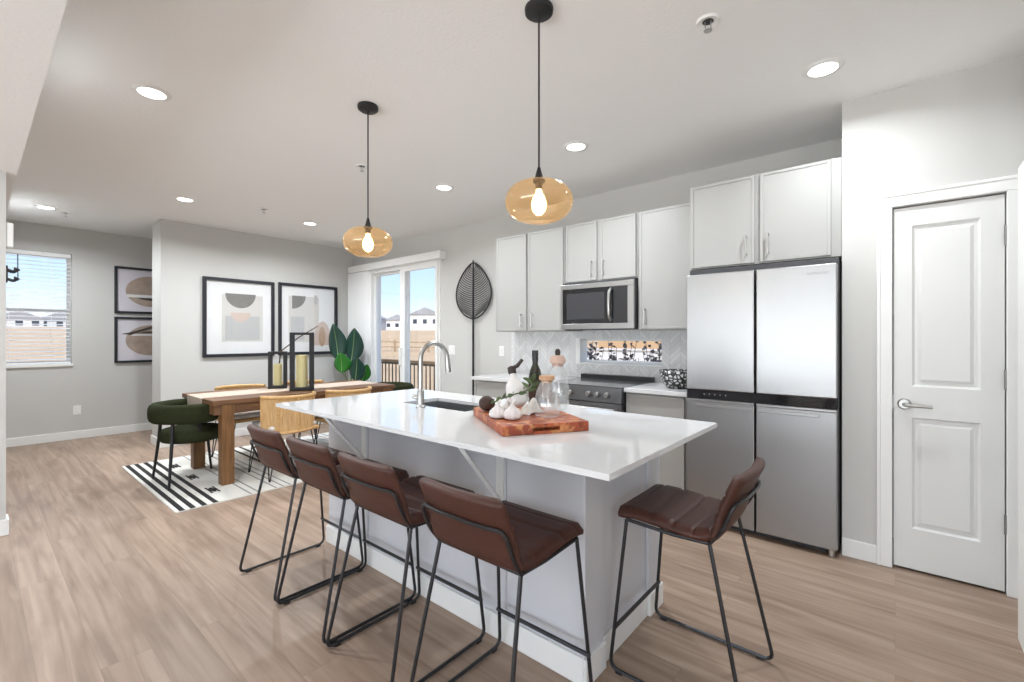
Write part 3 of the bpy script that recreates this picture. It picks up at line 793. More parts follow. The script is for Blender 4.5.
# ---- microwave
t = thing('microwave', 'stainless over-the-range microwave with black glass door', 'microwave', (-2.04, YK, 1.386))
MX0, MX1, MZ0, MZ1, MY = -2.403, -1.675, 1.388, 1.800, 3.575
MB().box(MX0 + 0.002, MY + 0.03, MZ0, MX1 - 0.002, YK - 0.001, 1.819, 0.003).build('housing', MT['darkbody'], t)
q = MB().box(MX0, MY, MZ0, MX1, MY + 0.03, MZ0 + 0.05, 0.003).box(MX0, MY, MZ1 - 0.045, MX1, MY + 0.03, MZ1, 0.003)
q.box(MX0, MY, MZ0 + 0.05, MX0 + 0.018, MY + 0.03, MZ1 - 0.045).box(MX1 - 0.055, MY, MZ0 + 0.05, MX1, MY + 0.03, MZ1 - 0.045)
q.build('face_frame', MT['steel'], t)
MB().box(MX0 + 0.018, MY + 0.004, MZ0 + 0.05, -1.870, MY + 0.03, MZ1 - 0.045).build('door', MT['blackglass'], t)
w = MB().box(MX0 + 0.06, MY + 0.0025, MZ0 + 0.09, -1.95, MY + 0.0045, MZ1 - 0.085)
w.build('door_window', mat('microwave_window', (0.05, 0.05, 0.055), 0.12, noise=0.2, nscale=200), t)
MB().box(-1.866, MY + 0.003, MZ0 + 0.05, MX1 - 0.055, MY + 0.03, MZ1 - 0.045).build('control_panel', MT['blackplastic'], t)
MB().tube(fillet([(-1.888, MY + 0.01, MZ0 + 0.075), (-1.885, MY - 0.035, MZ0 + 0.10), (-1.885, MY - 0.045, (MZ0 + MZ1) / 2), (-1.885, MY - 0.035, MZ1 - 0.085), (-1.888, MY + 0.01, MZ1 - 0.06)], 0.05, 4), 0.014, 10).build('handle', MT['chrome'], t, True)
MB().box(MX0 + 0.03, MY + 0.05, MZ0 - 0.006, MX1 - 0.03, MY + 0.2, MZ0).build('vent_grille', MT['blackplastic'], t)

# ---- range
t = thing('range', 'stainless slide-in electric range with a black back guard', 'stove', (-2.02, YK, 0))
RX0, RX1 = -2.403, -1.645
MB().box(RX0 + 0.002, 3.345, 0.03, RX1 - 0.002, YK - 0.01, 0.900).build('oven_body', MT['darkbody'], t)
MB().box(RX0, 3.30, 0.900, RX1, YK - 0.075, 0.918, 0.003).build('cooktop', mat('cooktop_glass', (0.10, 0.10, 0.105), 0.10, spec=0.7), t)
MB().box(RX0 + 0.01, YK - 0.075, 0.905, RX1 - 0.01, YK - 0.0095, 0.955, 0.004).build('back_guard', MT['blackplastic'], t)
pm = MB().prism([(3.295, 0.905), (3.285, 0.79), (3.345, 0.79), (3.345, 0.905)], lambda p: (RX0, p[0], p[1]), lambda p: (RX1, p[0], p[1]))
cp_ = pm.build('control_panel', MT['range_steel'], t)
for kx in (-2.33, -2.22, -2.11, -1.935, -1.855, -1.765):
    m = Matrix.Translation((kx, 3.290, 0.85)) @ Matrix.Rotation(radians(95), 4, 'X')
    MB().lathe([(0.0, 0.034), (0.017, 0.034), (0.021, 0.028), (0.022, 0.0)], (0, 0, 0), 18, m, cap1=False).build('knob', MT['chrome'], t, True)
od = MB().box(RX0 + 0.004, 3.30, 0.16, RX1 - 0.004, 3.344, 0.78, 0.004).build('oven_door', MT['range_steel'], t)
MB().box(RX0 + 0.09, 3.297, 0.26, RX1 - 0.09, 3.301, 0.60).build('oven_window', MT['blackglass'], od)
MB().tube(fillet([(RX0 + 0.05, 3.30, 0.735), (RX0 + 0.05, 3.255, 0.735), (RX1 - 0.05, 3.255, 0.735), (RX1 - 0.05, 3.30, 0.735)], 0.015, 3), 0.012, 10).build('handle', MT['chrome'], od, True)
MB().box(RX0 + 0.004, 3.305, 0.035, RX1 - 0.004, 3.344, 0.15, 0.003).build('drawer', MT['range_steel'], t)

# ---- refrigerator
t = thing('refrigerator', 'stainless four-door refrigerator with black band across the middle', 'refrigerator', (-0.70, YK, 0))
FX0, FX1, FY = -1.139, -0.262, 3.2835
MB().box(FX0 + 0.004, FY + 0.06, 0.035, FX1 + 0.004, YK - 0.03, 1.792, 0.003).box(FX0 + 0.06, FY + 0.09, 0, FX1 - 0.06, YK - 0.1, 0.035).build('cabinet_body', MT['darkbody'], t)
MB().box(FX0 + 0.002, FY + 0.015, 0.885, FX1 - 0.001, FY + 0.06, 0.946).build('control_band', MT['blackglass'], t)
for k in range(5):
    MB().lathe([(0.0, 0.001), (0.004, 0.0)], (0, 0, 0), 10, Matrix.Translation((-1.02 + 0.035 * k, FY + 0.0145, 0.917)) @ Matrix.Rotation(radians(90), 4, 'X')).build('indicator_light', mat('indicator', (0.6, 0.6, 0.62), 0.4), t)
MID = -0.697
for (a, b) in ((FX0, MID - 0.006), (MID + 0.006, FX1)):
    du = MB().box(a, FY, 0.948, b, FY + 0.055, 1.752, 0.006).build('upper_door', MT['steel'], t)
    if a > -1:
        tx = bpy.data.curves.new('wordmark', 'FONT'); tx.body = 'SAMSUNG'; tx.size = 0.020; tx.extrude = 0.0004; tx.space_character = 1.25
        tx.align_x = 'CENTER'; tx.align_y = 'CENTER'
        to = bpy.data.objects.new('wordmark', tx); COL.objects.link(to)
        dg = bpy.context.evaluated_depsgraph_get()
        me = bpy.data.meshes.new_from_object(to.evaluated_get(dg))
        bpy.data.objects.remove(to)
        me.materials.clear(); me.materials.append(MT['wordmark'])
        wo = bpy.data.objects.new('wordmark', me); COL.objects.link(wo); wo.parent = du
        off = Vector(t.location)
        wo.location = Vector((-0.357, FY - 0.0008, 1.698)) - off; wo.rotation_euler = (pi / 2, 0, 0)
    q = MB().box(a, FY + 0.004, 0.048, b, FY + 0.055, 0.866, 0.005)
    q.box(a, FY - 0.002, 0.866, b, FY + 0.055, 0.882, 0.003)
    dl = q.build('lower_door', MT['steel_low'], t)
    ins = (a + 0.065, b - 0.008) if a < -1 else (a + 0.012, b - 0.085)
    MB().box(ins[0], FY - 0.001, 0.826, ins[1], FY + 0.006, 0.848, 0.004).build('handle', MT['steel'], dl)
for x in (FX0 + 0.03, FX1 - 0.03):
    MB().lathe([(0.016, 0.0), (0.016, 0.045)], (x, FY + 0.045, 0), 14).build('foot', MT['nickel'], t, True)

# ---- mosaic bowl
o = MB()
pr = [(0.0, 0.0), (0.075, 0.0), (0.098, 0.02), (0.122, 0.065), (0.133, 0.125), (0.126, 0.125), (0.115, 0.066), (0.09, 0.024), (0.0, 0.014)]
o.lathe([(a_ * 1.12, b_ * 1.12) for a_, b_ in pr], (-1.305, 3.60, 0.9145), 40, cap0=False, cap1=False)
o = o.build('mosaic_bowl', MT['bowl'], None, 'all', loc=(-1.305, 3.60, 0.9145))
tag(o, 'black and white mosaic bowl on the worktop beside the refrigerator', 'bowl')

# ---- switch plates and outlet
def plate(name, lab, c, axis, w=0.075, hh=0.118, toggles=1, cat='light switch'):
    t = thing(name, lab, cat, c)
    x, y, z = c
    if axis == 'y':
        MB().box(x - w / 2, y - 0.006, z - hh / 2, x + w / 2, y, z + hh / 2, 0.002).build('cover_plate', MT['plate'], t)
        for k in range(toggles):
            xx = x + (k - (toggles - 1) / 2) * 0.046
            MB().box(xx - 0.016, y - 0.010, z - 0.033, xx + 0.016, y - 0.004, z + 0.033, 0.002).build('rocker', MT['trim'], t)
    else:
        MB().box(x, y - w / 2, z - hh / 2, x + 0.006, y + w / 2, z + hh / 2, 0.002).build('cover_plate', MT['plate'], t)
        for dz in (-0.022, 0.022):
            MB().box(x + 0.004, y - 0.016, z + dz - 0.015, x + 0.009, y + 0.016, z + dz + 0.015, 0.002).build('socket', MT['trim'], t)
plate('light_switch', 'white double light switch between the sliding door and the wall leaf', (-4.35, YK, 1.155), 'y', 0.12, 0.118, 2)
plate('light_switch', 'white single light switch below the left upper cabinet', (-3.50, YK, 1.157), 'y')
plate('wall_outlet', 'white wall outlet low on the nook wall near the window', (XN, 0.894, 0.374), 'x', cat='outlet')

# ---- black leaf sculpture on the wall
t = thing('leaf_sculpture', 'tall black openwork metal leaf on a stem against the kitchen wall', 'wall decor', (-3.925, 3.93, 0))
LX, LY, LZ0, LZ1 = -3.925, 3.935, 1.54, 2.225
def leaf_w(u):    # u 0 bottom .. 1 tip
    return 0.305 * (sin(pi * min(1, u ** 0.86)) ** 0.66) * (1 - 0.04 * u)
outl = [(LX + leaf_w(k / 40), LY, LZ0 + (LZ1 - LZ0) * k / 40) for k in range(41)] + [(LX - leaf_w(1 - k / 40), LY, LZ0 + (LZ1 - LZ0) * (1 - k / 40)) for k in range(1, 40)]
MB().tube(outl, 0.009, 6, closed=True).build('rim', MT['black'], t, True)
MB().tube([(LX, LY, 0.0), (LX, LY, LZ0), (LX, LY, LZ1 + 0.03)], [0.013, 0.013, 0.008], 8).build('stem', MT['black'], t, True)
q = MB()
for sgn in (-1, 1):
    for k in range(23):
        u0 = 0.02 + 0.86 * k / 22
        pts = []
        for j in range(9):
            s_ = j / 8
            u = min(0.995, u0 + 0.20 * s_ ** 1.5 - 0.035 * s_)
            x = leaf_w(u) * s_
            pts.append((LX + sgn * x, LY, LZ0 + (LZ1 - LZ0) * u))
        q.tube(pts, 0.0054, 5)
q.build('veins', MT['black'], t)
MB().lathe([(0.0, 0.0), (0.12, 0.0), (0.12, 0.010), (0.03, 0.016), (0.0, 0.016)], (LX, LY - 0.085, 0), 24).build('base_plate', MT['black'], t, True)

# ================================================================== ISLAND
IX0, IX1, IY0, IY1, IZ = -2.8584, -0.6316, 1.186, 2.2298, 0.914
BX0, BX1, BY0, BY1 = -2.79, -0.905, 1.487, 2.19
t = thing('kitchen_island', 'white panelled kitchen island base under the overhanging quartz top', 'kitchen island', ((BX0 + BX1) / 2, 1.84, 0))
q = MB().box(BX0, BY0, 0.0, BX1, BY0 + 0.03, 0.893).box(BX0, BY1 - 0.03, 0, BX1, BY1, 0.893).box(BX0, BY0 + 0.03, 0, BX0 + 0.03, BY1 - 0.03, 0.893).box(BX1 - 0.03, BY0 + 0.03, 0, BX1, BY1 - 0.03, 0.893)
q.build('island_body', MT['island'], t)
q = MB().box(BX1, BY0 - 0.004, 0, BX1 + 0.016, 1.615, 0.893, 0.002, 1)
q.build('pilaster', MT['island'], t)
q = MB().box(BX1, 2.06, 0, BX1 + 0.016, BY1 + 0.002, 0.893, 0.002, 1)
q.build('pilaster', MT['island'], t)
for x in (-2.365, -1.308):
    MB().box(x - 0.030, BY0 - 0.010, 0.10, x + 0.030, BY0, 0.893, 0.001, 1).build('batten', MT['island'], t)
    b_ = MB()
    b_.tube([(x, BY0 - 0.012, 0.60), (x, IY0 + 0.05, 0.884)], 0.011, 4)
    b_.box(x - 0.02, IY0 + 0.03, 0.885, x + 0.02, BY0, 0.893)
    b_.box(x - 0.02, BY0 - 0.016, 0.57, x + 0.02, BY0 - 0.008, 0.893)
    b_.build('bracket', MT['trim'], t)
q = MB()
for (x0, y0, x1, y1) in ((BX0 - 0.012, BY0 - 0.014, BX1 + 0.014, BY0), (BX1 + 0.014, BY0 - 0.014, BX1 + 0.030, 1.625), (BX1, 1.625, BX1 + 0.014, 2.05), (BX1, 2.05, BX1 + 0.030, BY1 + 0.012), (BX0 - 0.012, BY0, BX0, BY1)):
    q.box(x0, y0, 0, x1, y1, 0.105, 0.004)
q.build('baseboard', MT['trim'], t)
for k in range(4):
    a = BX0 + 0.02 + k * 0.47
    q = MB().box(a, BY1, 0.12, a + 0.45, BY1 + 0.018, 0.86, 0.002, 1)
    dd = q.build('door', MT['island'], t)

SX0, SX1, SY0, SY1 = -2.31, -1.76, 1.70, 1.985
o = MB()
def flat_holes(mb, x0, x1, y0, y1, z0, z1, h):
    mb.box(x0, y0, z0, x1, h[2], z1).box(x0, h[3], z0, x1, y1, z1).box(x0, h[2], z0, h[0], h[3], z1).box(h[1], h[2], z0, x1, h[3], z1)
flat_holes(o, IX0, IX1, IY0, IY1, 0.894, IZ, (SX0, SX1, SY0, SY1))
o = o.build('island_countertop', MT['quartz'])
bmesh_tmp = bmesh.new(); bmesh_tmp.from_mesh(o.data); bmesh.ops.remove_doubles(bmesh_tmp, verts=bmesh_tmp.verts[:], dist=1e-5); bmesh_tmp.to_mesh(o.data); bmesh_tmp.free()
tag(o, 'glossy white quartz countertop on the kitchen island', 'countertop')
# sink
t = thing('sink', 'undermount stainless sink set in the island countertop', 'sink', ((SX0 + SX1) / 2, (SY0 + SY1) / 2, 0.70))
q = MB(); e_ = 0.012
q.box(SX0 - e_, SY0 - e_, 0.70, SX1 + e_, SY1 + e_, 0.712).box(SX0 - e_, SY0 - e_, 0.712, SX0, SY1 + e_, 0.8935).box(SX1, SY0 - e_, 0.712, SX1 + e_, SY1 + e_, 0.8935)
q.box(SX0, SY0 - e_, 0.712, SX1, SY0, 0.8935).box(SX0, SY1, 0.712, SX1, SY1 + e_, 0.8935)
q.build('basin', MT['sink'], t)
MB().lathe([(0.0, 0.714), (0.03, 0.714), (0.042, 0.7125)], ((SX0 + SX1) / 2, (SY0 + SY1) / 2, 0), 20, cap0=False).build('drain', MT['chrome'], t, True)
# faucet
fx, fy = -2.06, 1.645
t = thing('faucet', 'tall brushed nickel gooseneck faucet beside the island sink', 'faucet', (fx, fy, IZ))
MB().lathe([(0.027, 0.0005), (0.027, 0.008), (0.021, 0.014), (0.020, 0.09), (0.014, 0.10)], (fx, fy, IZ), 20).build('faucet_body', MT['chrome'], t, True)
pts = [(fx, fy, IZ + 0.09), (fx, fy, IZ + 0.20), (fx, fy, IZ + 0.268)]
R_ = 0.092
for k in range(1, 15):
    a_ = pi - pi * 1.02 * k / 14
    pts.append((fx + 0.02 * (1 - cos(pi * k / 28)), fy + R_ + R_ * cos(a_), IZ + 0.272 + R_ * sin(a_)))
MB().tube(pts, 0.0135, 12).build('gooseneck', MT['chrome'], t, True)
p_ = pts[-1]
MB().tube([(p_[0], p_[1] - 0.001, p_[2] + 0.01), (p_[0], p_[1] + 0.002, p_[2] - 0.02), (p_[0], p_[1] + 0.006, p_[2] - 0.075)], [0.0145, 0.017, 0.018], 12).build('spray_head', MT['chrome'], t, True)
MB().tube([(fx, fy, IZ + 0.055), (fx - 0.022, fy - 0.012, IZ + 0.056), (fx - 0.045, fy - 0.018, IZ + 0.060)], [0.013, 0.014, 0.013], 10).build('lever_handle', MT['chrome'], t, True)

# ---- cutting board and what stands on it
bc = Vector((-1.347, 1.655, IZ))
board = thing('cutting_board', 'thick orange-brown end-grain cutting board on the island countertop', 'cutting board', (*bc[:2], IZ))
A_, B_, C_ = Vector((-1.655, 1.635)), Vector((-1.168, 1.325)), Vector((-1.048, 1.765))
# a slightly skewed rectangle fitted to its corners
ux = (B_ - A_).normalized(); 
vy = Vector((-ux.y, ux.x))
lu = 0.526; lv = 0.382
org = Vector((-1.640, 1.645))
q = MB()
def bp2(u, v, z): 
    p = org + ux * u + vy * v
    return (p.x, p.y, z)
def bbox(u0, v0, z0, u1, v1, z1, bev=0.0):
    ang = math.atan2(ux.y, ux.x)
    m = Matrix.Translation((org.x, org.y, 0)) @ Matrix.Rotation(ang, 4, 'Z')
    q.box(u0, v0, z0, u1, v1, z1, bev, 2, m)
z0b, z1b = IZ + 0.001, IZ + 0.042
# end blocks with grip slot in the right end
bbox(0, 0, z0b, lu - 0.05, lv, z1b, 0.003)
for (va, vb) in ((0, 0.13), (0.25, lv)):
    bbox(lu - 0.05, va, z0b, lu, vb, z1b, 0.003)
bbox(lu - 0.05, 0.13, z0b, lu, 0.25, z0b + 0.012)
bbox(lu - 0.05, 0.13, z1b - 0.013, lu, 0.25, z1b)
q.build('board_block', MT['board'], board)
ZB = z1b + 0.0005

def bottle(name, lab, cat, x, y, prof, m, extra):
    t = thing(name, lab, cat, (x, y, ZB))
    MB().lathe(prof, (x, y, ZB), 24).build('bottle_glass', m, t, 'all')
    for nm, pr, mm in extra: MB().lathe(pr, (x, y, ZB), 20).build(nm, mm, t, True)
    return t
bottle('wine_bottle', 'dark glass bottle standing at the back of the cutting board', 'bottle', -1.405, 1.855,
       [(0.0, 0.0), (0.030, 0.0), (0.034, 0.006), (0.034, 0.150), (0.028, 0.185), (0.0145, 0.215), (0.0135, 0.268), (0.016, 0.270), (0.016, 0.284), (0.0, 0.284)], MT['winebottle'],
       [('label', [(0.0345, 0.05), (0.0346, 0.14)], MT['bottle_label']), ('capsule', [(0.0150, 0.232), (0.0165, 0.268), (0.0168, 0.288), (0.0, 0.2885)], MT['blackplastic'])])
bottle('glass_carafe', 'shorter clear glass bottle with a cork ball stopper on the cutting board', 'bottle', -1.195, 1.665,
       [(0.0, 0.003), (0.052, 0.002), (0.057, 0.010), (0.057, 0.06), (0.047, 0.115), (0.030, 0.150), (0.026, 0.158), (0.030, 0.164)], MT['clear'],
       [('cork_stopper', [(0.0, 0.150), (0.023, 0.150), (0.023, 0.160), (0.036, 0.166), (0.034, 0.182), (0.0, 0.184)], MT['cork'])])
bottle('glass_carafe', 'taller clear glass bottle with wooden stopper behind the cork-stoppered one', 'bottle', -1.270, 1.860,
       [(0.0, 0.003), (0.050, 0.002), (0.055, 0.012), (0.054, 0.12), (0.045, 0.175), (0.030, 0.205), (0.028, 0.222), (0.034, 0.228)], MT['clear'],
       [('wooden_stopper', [(0.0, 0.21), (0.026, 0.21), (0.026, 0.224), (0.037, 0.228), (0.039, 0.246), (0.030, 0.264), (0.0, 0.268)], MT['pinkwood']),
        ('stopper_knob', [(0.0, 0.266), (0.012, 0.266), (0.014, 0.285), (0.008, 0.297), (0.0, 0.298)], MT['stopper'])])
# tilted ceramic bottle with dark pourer
t = thing('oil_bottle', 'white ceramic bottle with a dark pourer leaning among the garlic', 'bottle', (-1.385, 1.69, ZB))
m = Matrix.Translation((-1.385, 1.69, ZB + 0.045)) @ Matrix.Rotation(radians(-24), 4, 'Y') @ Matrix.Rotation(radians(-12), 4, 'X')
MB().lathe([(0.0, -0.022), (0.034, -0.020), (0.046, 0.0), (0.050, 0.05), (0.044, 0.088), (0.024, 0.118), (0.017, 0.130), (0.017, 0.150), (0.0, 0.151)], (0, 0, 0), 22, m).build('bottle_body', MT['ceramic'], t, 'all')
MB().lathe([(0.018, 0.142), (0.020, 0.150), (0.020, 0.178), (0.010, 0.184), (0.0, 0.184)], (0, 0, 0), 16, m, cap0=True).build('cap', MT['stopper'], t, True)
q = MB()
q.tube([m @ Vector((0.005, 0, 0.172)), m @ Vector((0.030, 0.012, 0.178)), m @ Vector((0.062, 0.02, 0.200))], [0.010, 0.010, 0.008], 8)
q.build('pourer', MT['stopper'], t, True)
# garlic bulbs
gpos = [(-1.335, 1.490, 0.038, 'garlic bulb at the near-left edge of the cutting board, left one'), (-1.262, 1.505, 0.040, 'garlic bulb at the near edge of the cutting board, middle front'),
        (-1.350, 1.575, 0.038, 'garlic bulb behind the front two on the cutting board')]
for i, (x, y, r, lab) in enumerate(gpos):
    t = thing('garlic_bulb', lab, 'garlic', (x, y, ZB), 'garlic bulbs on the cutting board')
    q = MB()
    nn = 36; rings = []
    for pz, pr_ in ((0.0, 0.35), (0.10, 0.75), (0.35, 1.0), (0.65, 0.95), (0.95, 0.65), (1.2, 0.28), (1.5, 0.16)):
        rings.append([q.bm.verts.new((x + r * pr_ * (1 + 0.07 * cos(9 * 2 * pi * k / nn)) * cos(2 * pi * k / nn), y + r * pr_ * (1 + 0.07 * cos(9 * 2 * pi * k / nn)) * sin(2 * pi * k / nn), ZB + r * pz * 1.15)) for k in range(nn)])
    for a2, b2 in zip(rings, rings[1:]):
        for k in range(nn): q.bm.faces.new((a2[k], a2[(k + 1) % nn], b2[(k + 1) % nn], b2[k]))
    q.bm.faces.new(rings[0][::-1]); q.bm.faces.new(rings[-1])
    q.build('bulb', MT['garlic'], t, 'all')
    MB().tube([(x, y, ZB + r * 1.68), (x + 0.006, y + 0.004, ZB + r * 1.9), (x + 0.014, y + 0.004, ZB + r * 2.1)], [0.007, 0.005, 0.004], 8).build('stalk', MT['garlic'], t, True)
# crumpled linen cloth
q = MB()
def cl(u, v):
    x = -1.325 + 0.065 * u; y = 1.62 + 0.12 * v
    z = ZB + 0.004 + 0.060 * (sin(pi * u) * sin(pi * v)) ** 0.7 * (0.75 + 0.25 * sin(9 * u + 4 * v)) + 0.008 * (1 + sin(14 * u - 3 * v)) * sin(pi * v)
    return (x, y, z)
q.sheet(cl, lambda u, v: (cl(u, v)[0], cl(u, v)[1], max(ZB, cl(u, v)[2] - 0.004)), 20, 20)
o = q.build('linen_napkin', MT['cushion'], None, 'all')
tag(o, 'crumpled white linen napkin between the bottles on the cutting board', 'napkin')
# avocado
o = MB()
prf = [(0.0, -0.043)] + [(0.036 * sin(pi * k / 14) * (1 - 0.12 * cos(pi * k / 14)), -0.043 * cos(pi * k / 14)) for k in range(1, 14)] + [(0.0, 0.043)]
o.lathe(prf, (0, 0, 0), 20, Matrix.Translation((-1.500, 1.600, ZB + 0.036)) @ Matrix.Rotation(radians(70), 4, 'X'))
o = o.build('avocado', MT['avocado'], None, 'all')
tag(o, 'dark brown avocado at the left end of the cutting board', 'avocado')
# olive branch
t = thing('olive_branch', 'green olive branch lying across the garlic on the cutting board', 'branch', (-1.33, 1.60, ZB))
stem = [(-1.385, 1.50, ZB + 0.058), (-1.33, 1.56, ZB + 0.092), (-1.30, 1.65, ZB + 0.105), (-1.335, 1.74, ZB + 0.125), (-1.375, 1.77, ZB + 0.15)]
MB().tube(fillet(stem, 0.05), 0.0035, 6).build('stem', MT['olive'], t, True)
def leaf_mesh(q, base_, d, side, L_, W_, curl=0.2, n=8, th=0.0015):
    base_ = Vector(base_); d = Vector(d).normalized(); side = Vector(side); side = (side - d * side.dot(d)).normalized(); up = d.cross(side)
    def P(u, v, o_):
        w_ = W_ * sin(pi * (u ** 0.8)) ** 0.8
        vv = v * 2 - 1
        return base_ + d * (L_ * u) + side * (w_ * vv) + up * (o_ - curl * L_ * (u - 0.5) ** 2 + 0.35 * w_ * vv * vv)
    q.sheet(lambda u, v: P(0.004 + 0.992 * u, v, th), lambda u, v: P(0.004 + 0.992 * u, v, 0), n, 4)
for k in range(14):
    i = k / 13 * (len(stem) - 1.001); a2 = Vector(stem[int(i)]); b2 = Vector(stem[int(i) + 1]); p = a2.lerp(b2, i - int(i))
    dd = (b2 - a2).normalized(); sd = Vector((dd.y, -dd.x, 0)) * (1 if k % 2 else -1)
    q = MB(); leaf_mesh(q, p, dd * 0.6 + sd + Vector((0, 0, random.uniform(0.0, 0.7))), (0, 0, 1), random.uniform(0.04, 0.06), 0.009)
    q.build('leaf', MT['olive'], t, 'all')

# ================================================================== STOOLS
def make_stool():
    t = thing('bar_stool', 'x', 'stool', (0, 0, 0), 'brown leather bar stools at the island')
    # profile (y, z) of the shell's centre line, seat front to back top
    prof = [(0.225, 0.606), (0.16, 0.611), (0.05, 0.602), (-0.055, 0.592), (-0.115, 0.598), (-0.157, 0.630), (-0.182, 0.69), (-0.210, 0.765), (-0.240, 0.832)]
    def spl(s):
        n = len(prof) - 1; x = s * n; i = min(int(x), n - 1); f = x - i
        P = [Vector((*prof[max(0, min(n, j))], 0)) for j in (i - 1, i, i + 1, i + 2)]
        a_ = P[1] * 2; b_ = P[2] - P[0]; c_ = P[0] * 2 - P[1] * 5 + P[2] * 4 - P[3]; d_ = P[1] * 3 - P[0] - P[2] * 3 + P[3]
        return (a_ + b_ * f + c_ * f * f + d_ * f ** 3) * 0.5
    def frame_(s):
        p = spl(s); q_ = (spl(min(1, s + 0.01)) - spl(max(0, s - 0.01))).normalized()
        return p, Vector((-q_.y, q_.x, 0)) * -1      # normal towards the sitter
    def surf(s, v, side, s0, s1, th, seams, back):
        S = s0 + (s1 - s0) * s
        p, n = frame_(S)
        vv = v * 2 - 1
        half = 0.203 if not back else 0.203 - 0.012 * max(0, (S - 0.62) / 0.38)
        # rounded corners at the free end
        endd = (1 - S) if back else S
        cr = 0.05
        if endd < cr: half -= 0.030 * (1 - sqrt(max(0, 1 - (1 - endd / cr) ** 2)))
        edge = min(1, (1 - abs(vv)) / 0.10) ** 0.5
        e2 = min(1, endd / 0.025) ** 0.5 if endd < 0.025 else 1
        tt = th * (0.28 + 0.72 * edge * e2)
        if side > 0:
            for sm in seams:
                tt -= 0.010 * max(0, 1 - abs(S - sm) / 0.012)
            tt += 0.0
        o_ = tt * (0.62 if side > 0 else -0.38)
        y, z = p.x + n.x * o_, p.y + n.y * o_
        if not back: z += 0.010 * (vv ** 2) * min(1, S * 4)
        else: y += 0.022 * (vv ** 2) * min(1, (S - 0.5) * 4)
        return (half * vv, y, z)
    seams = [0.10, 0.20, 0.30, 0.40]
    MB().sheet(lambda u, v: surf(u, v, 1, 0, 0.56, 0.046, seams, False), lambda u, v: surf(u, v, -1, 0, 0.56, 0.046, [], False), 72, 16).build('seat', MT['leather'], t, 'all')
    MB().sheet(lambda u, v: surf(u, v, 1, 0.555, 1, 0.036, [0.66, 0.76, 0.86], True), lambda u, v: surf(u, v, -1, 0.555, 1, 0.036, [], True), 48, 16).build('backrest', MT['leather_back'], t, 'all')
    r = 0.0072
    zt = 0.587
    for s_ in (-1, 1):
        rear = (s_ * 0.185, -0.125, zt); rf = (s_ * 0.2235, -0.25, r + 0.004); ff = (s_ * 0.2235, 0.24, r + 0.004); fr = (s_ * 0.190, 0.185, zt + 0.008)
        side = s_
        # the sled loop is one bent rod; each run is a part of its own
        MB().tube(fillet([(s_ * 0.2235, -0.15, r + 0.004), rf, rear], 0.04, 5), r, 8).build('leg', MT['rod'], t, True)
        MB().tube(fillet([(s_ * 0.2235, 0.15, r + 0.004), ff, fr], 0.04, 5), r, 8).build('leg', MT['rod'], t, True)
        MB().tube([(s_ * 0.2235, -0.15, r + 0.004), (s_ * 0.2235, 0.15, r + 0.004)], r, 8).build('floor_rail', MT['rod'], t, True)
        MB().tube([rear, (s_ * 0.188, 0.0, zt - 0.002), fr], r, 8).build('seat_rail', MT['rod'], t, True)
        for y in (-0.20, 0.20):
            MB().box(s_ * 0.2235 - 0.009, y - 0.014, 0.0, s_ * 0.2235 + 0.009, y + 0.014, 0.014, 0.003).build('glide', MT['blackplastic'], t)
    MB().tube([(-0.192, -0.125 - 0.0, zt), (0.192, -0.125, zt)], r * 0.9, 8).build('rear_crossbar', MT['rod'], t, True)
    yb = lambda z: -0.172 - 0.36 * (z - 0.65)
    bk = [(-0.187, -0.125, zt), (-0.194, yb(0.65), 0.65), (-0.190, yb(0.742), 0.742), (-0.10, yb(0.742) - 0.018, 0.742), (0.10, yb(0.742) - 0.018, 0.742), (0.190, yb(0.742), 0.742), (0.194, yb(0.65), 0.65), (0.187, -0.125, zt)]
    MB().tube(fillet(bk, 0.035, 5), r * 0.9, 8).build('back_frame', MT['rod'], t, True)
    MB().tube([(-0.222, 0.222, 0.17), (0.222, 0.222, 0.17)], 0.008, 8).build('footrest', MT['rod'], t, True)
    return t
st = make_stool()
stools = [(-2.548, 1.205, 0, 'brown leather bar stool farthest left, at the dining end of the island'),
          (-2.072, 1.205, 0, 'brown leather bar stool, second from the dining end of the island'),
          (-1.594, 1.205, 0, 'brown leather bar stool, third from dining end, left of the nearest long-side one'),
          (-1.058, 1.205, 0, 'brown leather bar stool on the long side with its seat fully seen, nearest the camera'),
          (-0.622, 1.850, pi / 2, 'brown leather bar stool at the short end of island, facing away from the refrigerator')]
for i, (x, y, rz, lab) in enumerate(stools):
    if i == 0:
        st.location = (x, y, 0); st.rotation_euler = (0, 0, rz); st['label'] = lab
    else: dup(st, (x, y, 0), rz, lab)

# ================================================================== DINING AREA
# rug
RX0_, RX1_, RY0_, RY1_ = -5.975, -4.10, 0.985, 3.45
q = MB()
q.box(RX0_, RY0_, 0.001, RX1_, RY1_, 0.011)
def stripe(mi, y0, y1, x0=RX0_, x1=RX1_, z=0.0116):
    q.mi = mi; q.box(x0, y0, 0.0105, x1, y1, z); q.mi = 0
for y in (1.010, 1.080, 1.155, 1.232): stripe(1, y, y + 0.036)
def motif(x, y):
    q.mi = 1
    for (a, b, c_, d_) in ((-0.075, -0.012, 0.075, 0.012), (-0.045, -0.035, 0.045, -0.012), (-0.045, 0.012, 0.045, 0.035), (-0.095, 0.018, -0.05, 0.035), (0.05, -0.035, 0.095, -0.018), (0.05, 0.018, 0.095, 0.035), (-0.095, -0.035, -0.05, -0.018)):
        q.box(x + a, y + b, 0.0105, x + c_, y + d_, 0.0117)
    q.mi = 0
for x in (-5.58, -5.02, -4.47): motif(x, 1.335)
for y in (1.50, 1.56, 1.70, 1.76, 1.82): stripe(2, y, y + 0.014)
for y in (1.95, 2.05, 2.60, 2.70): stripe(1, y, y + 0.03)
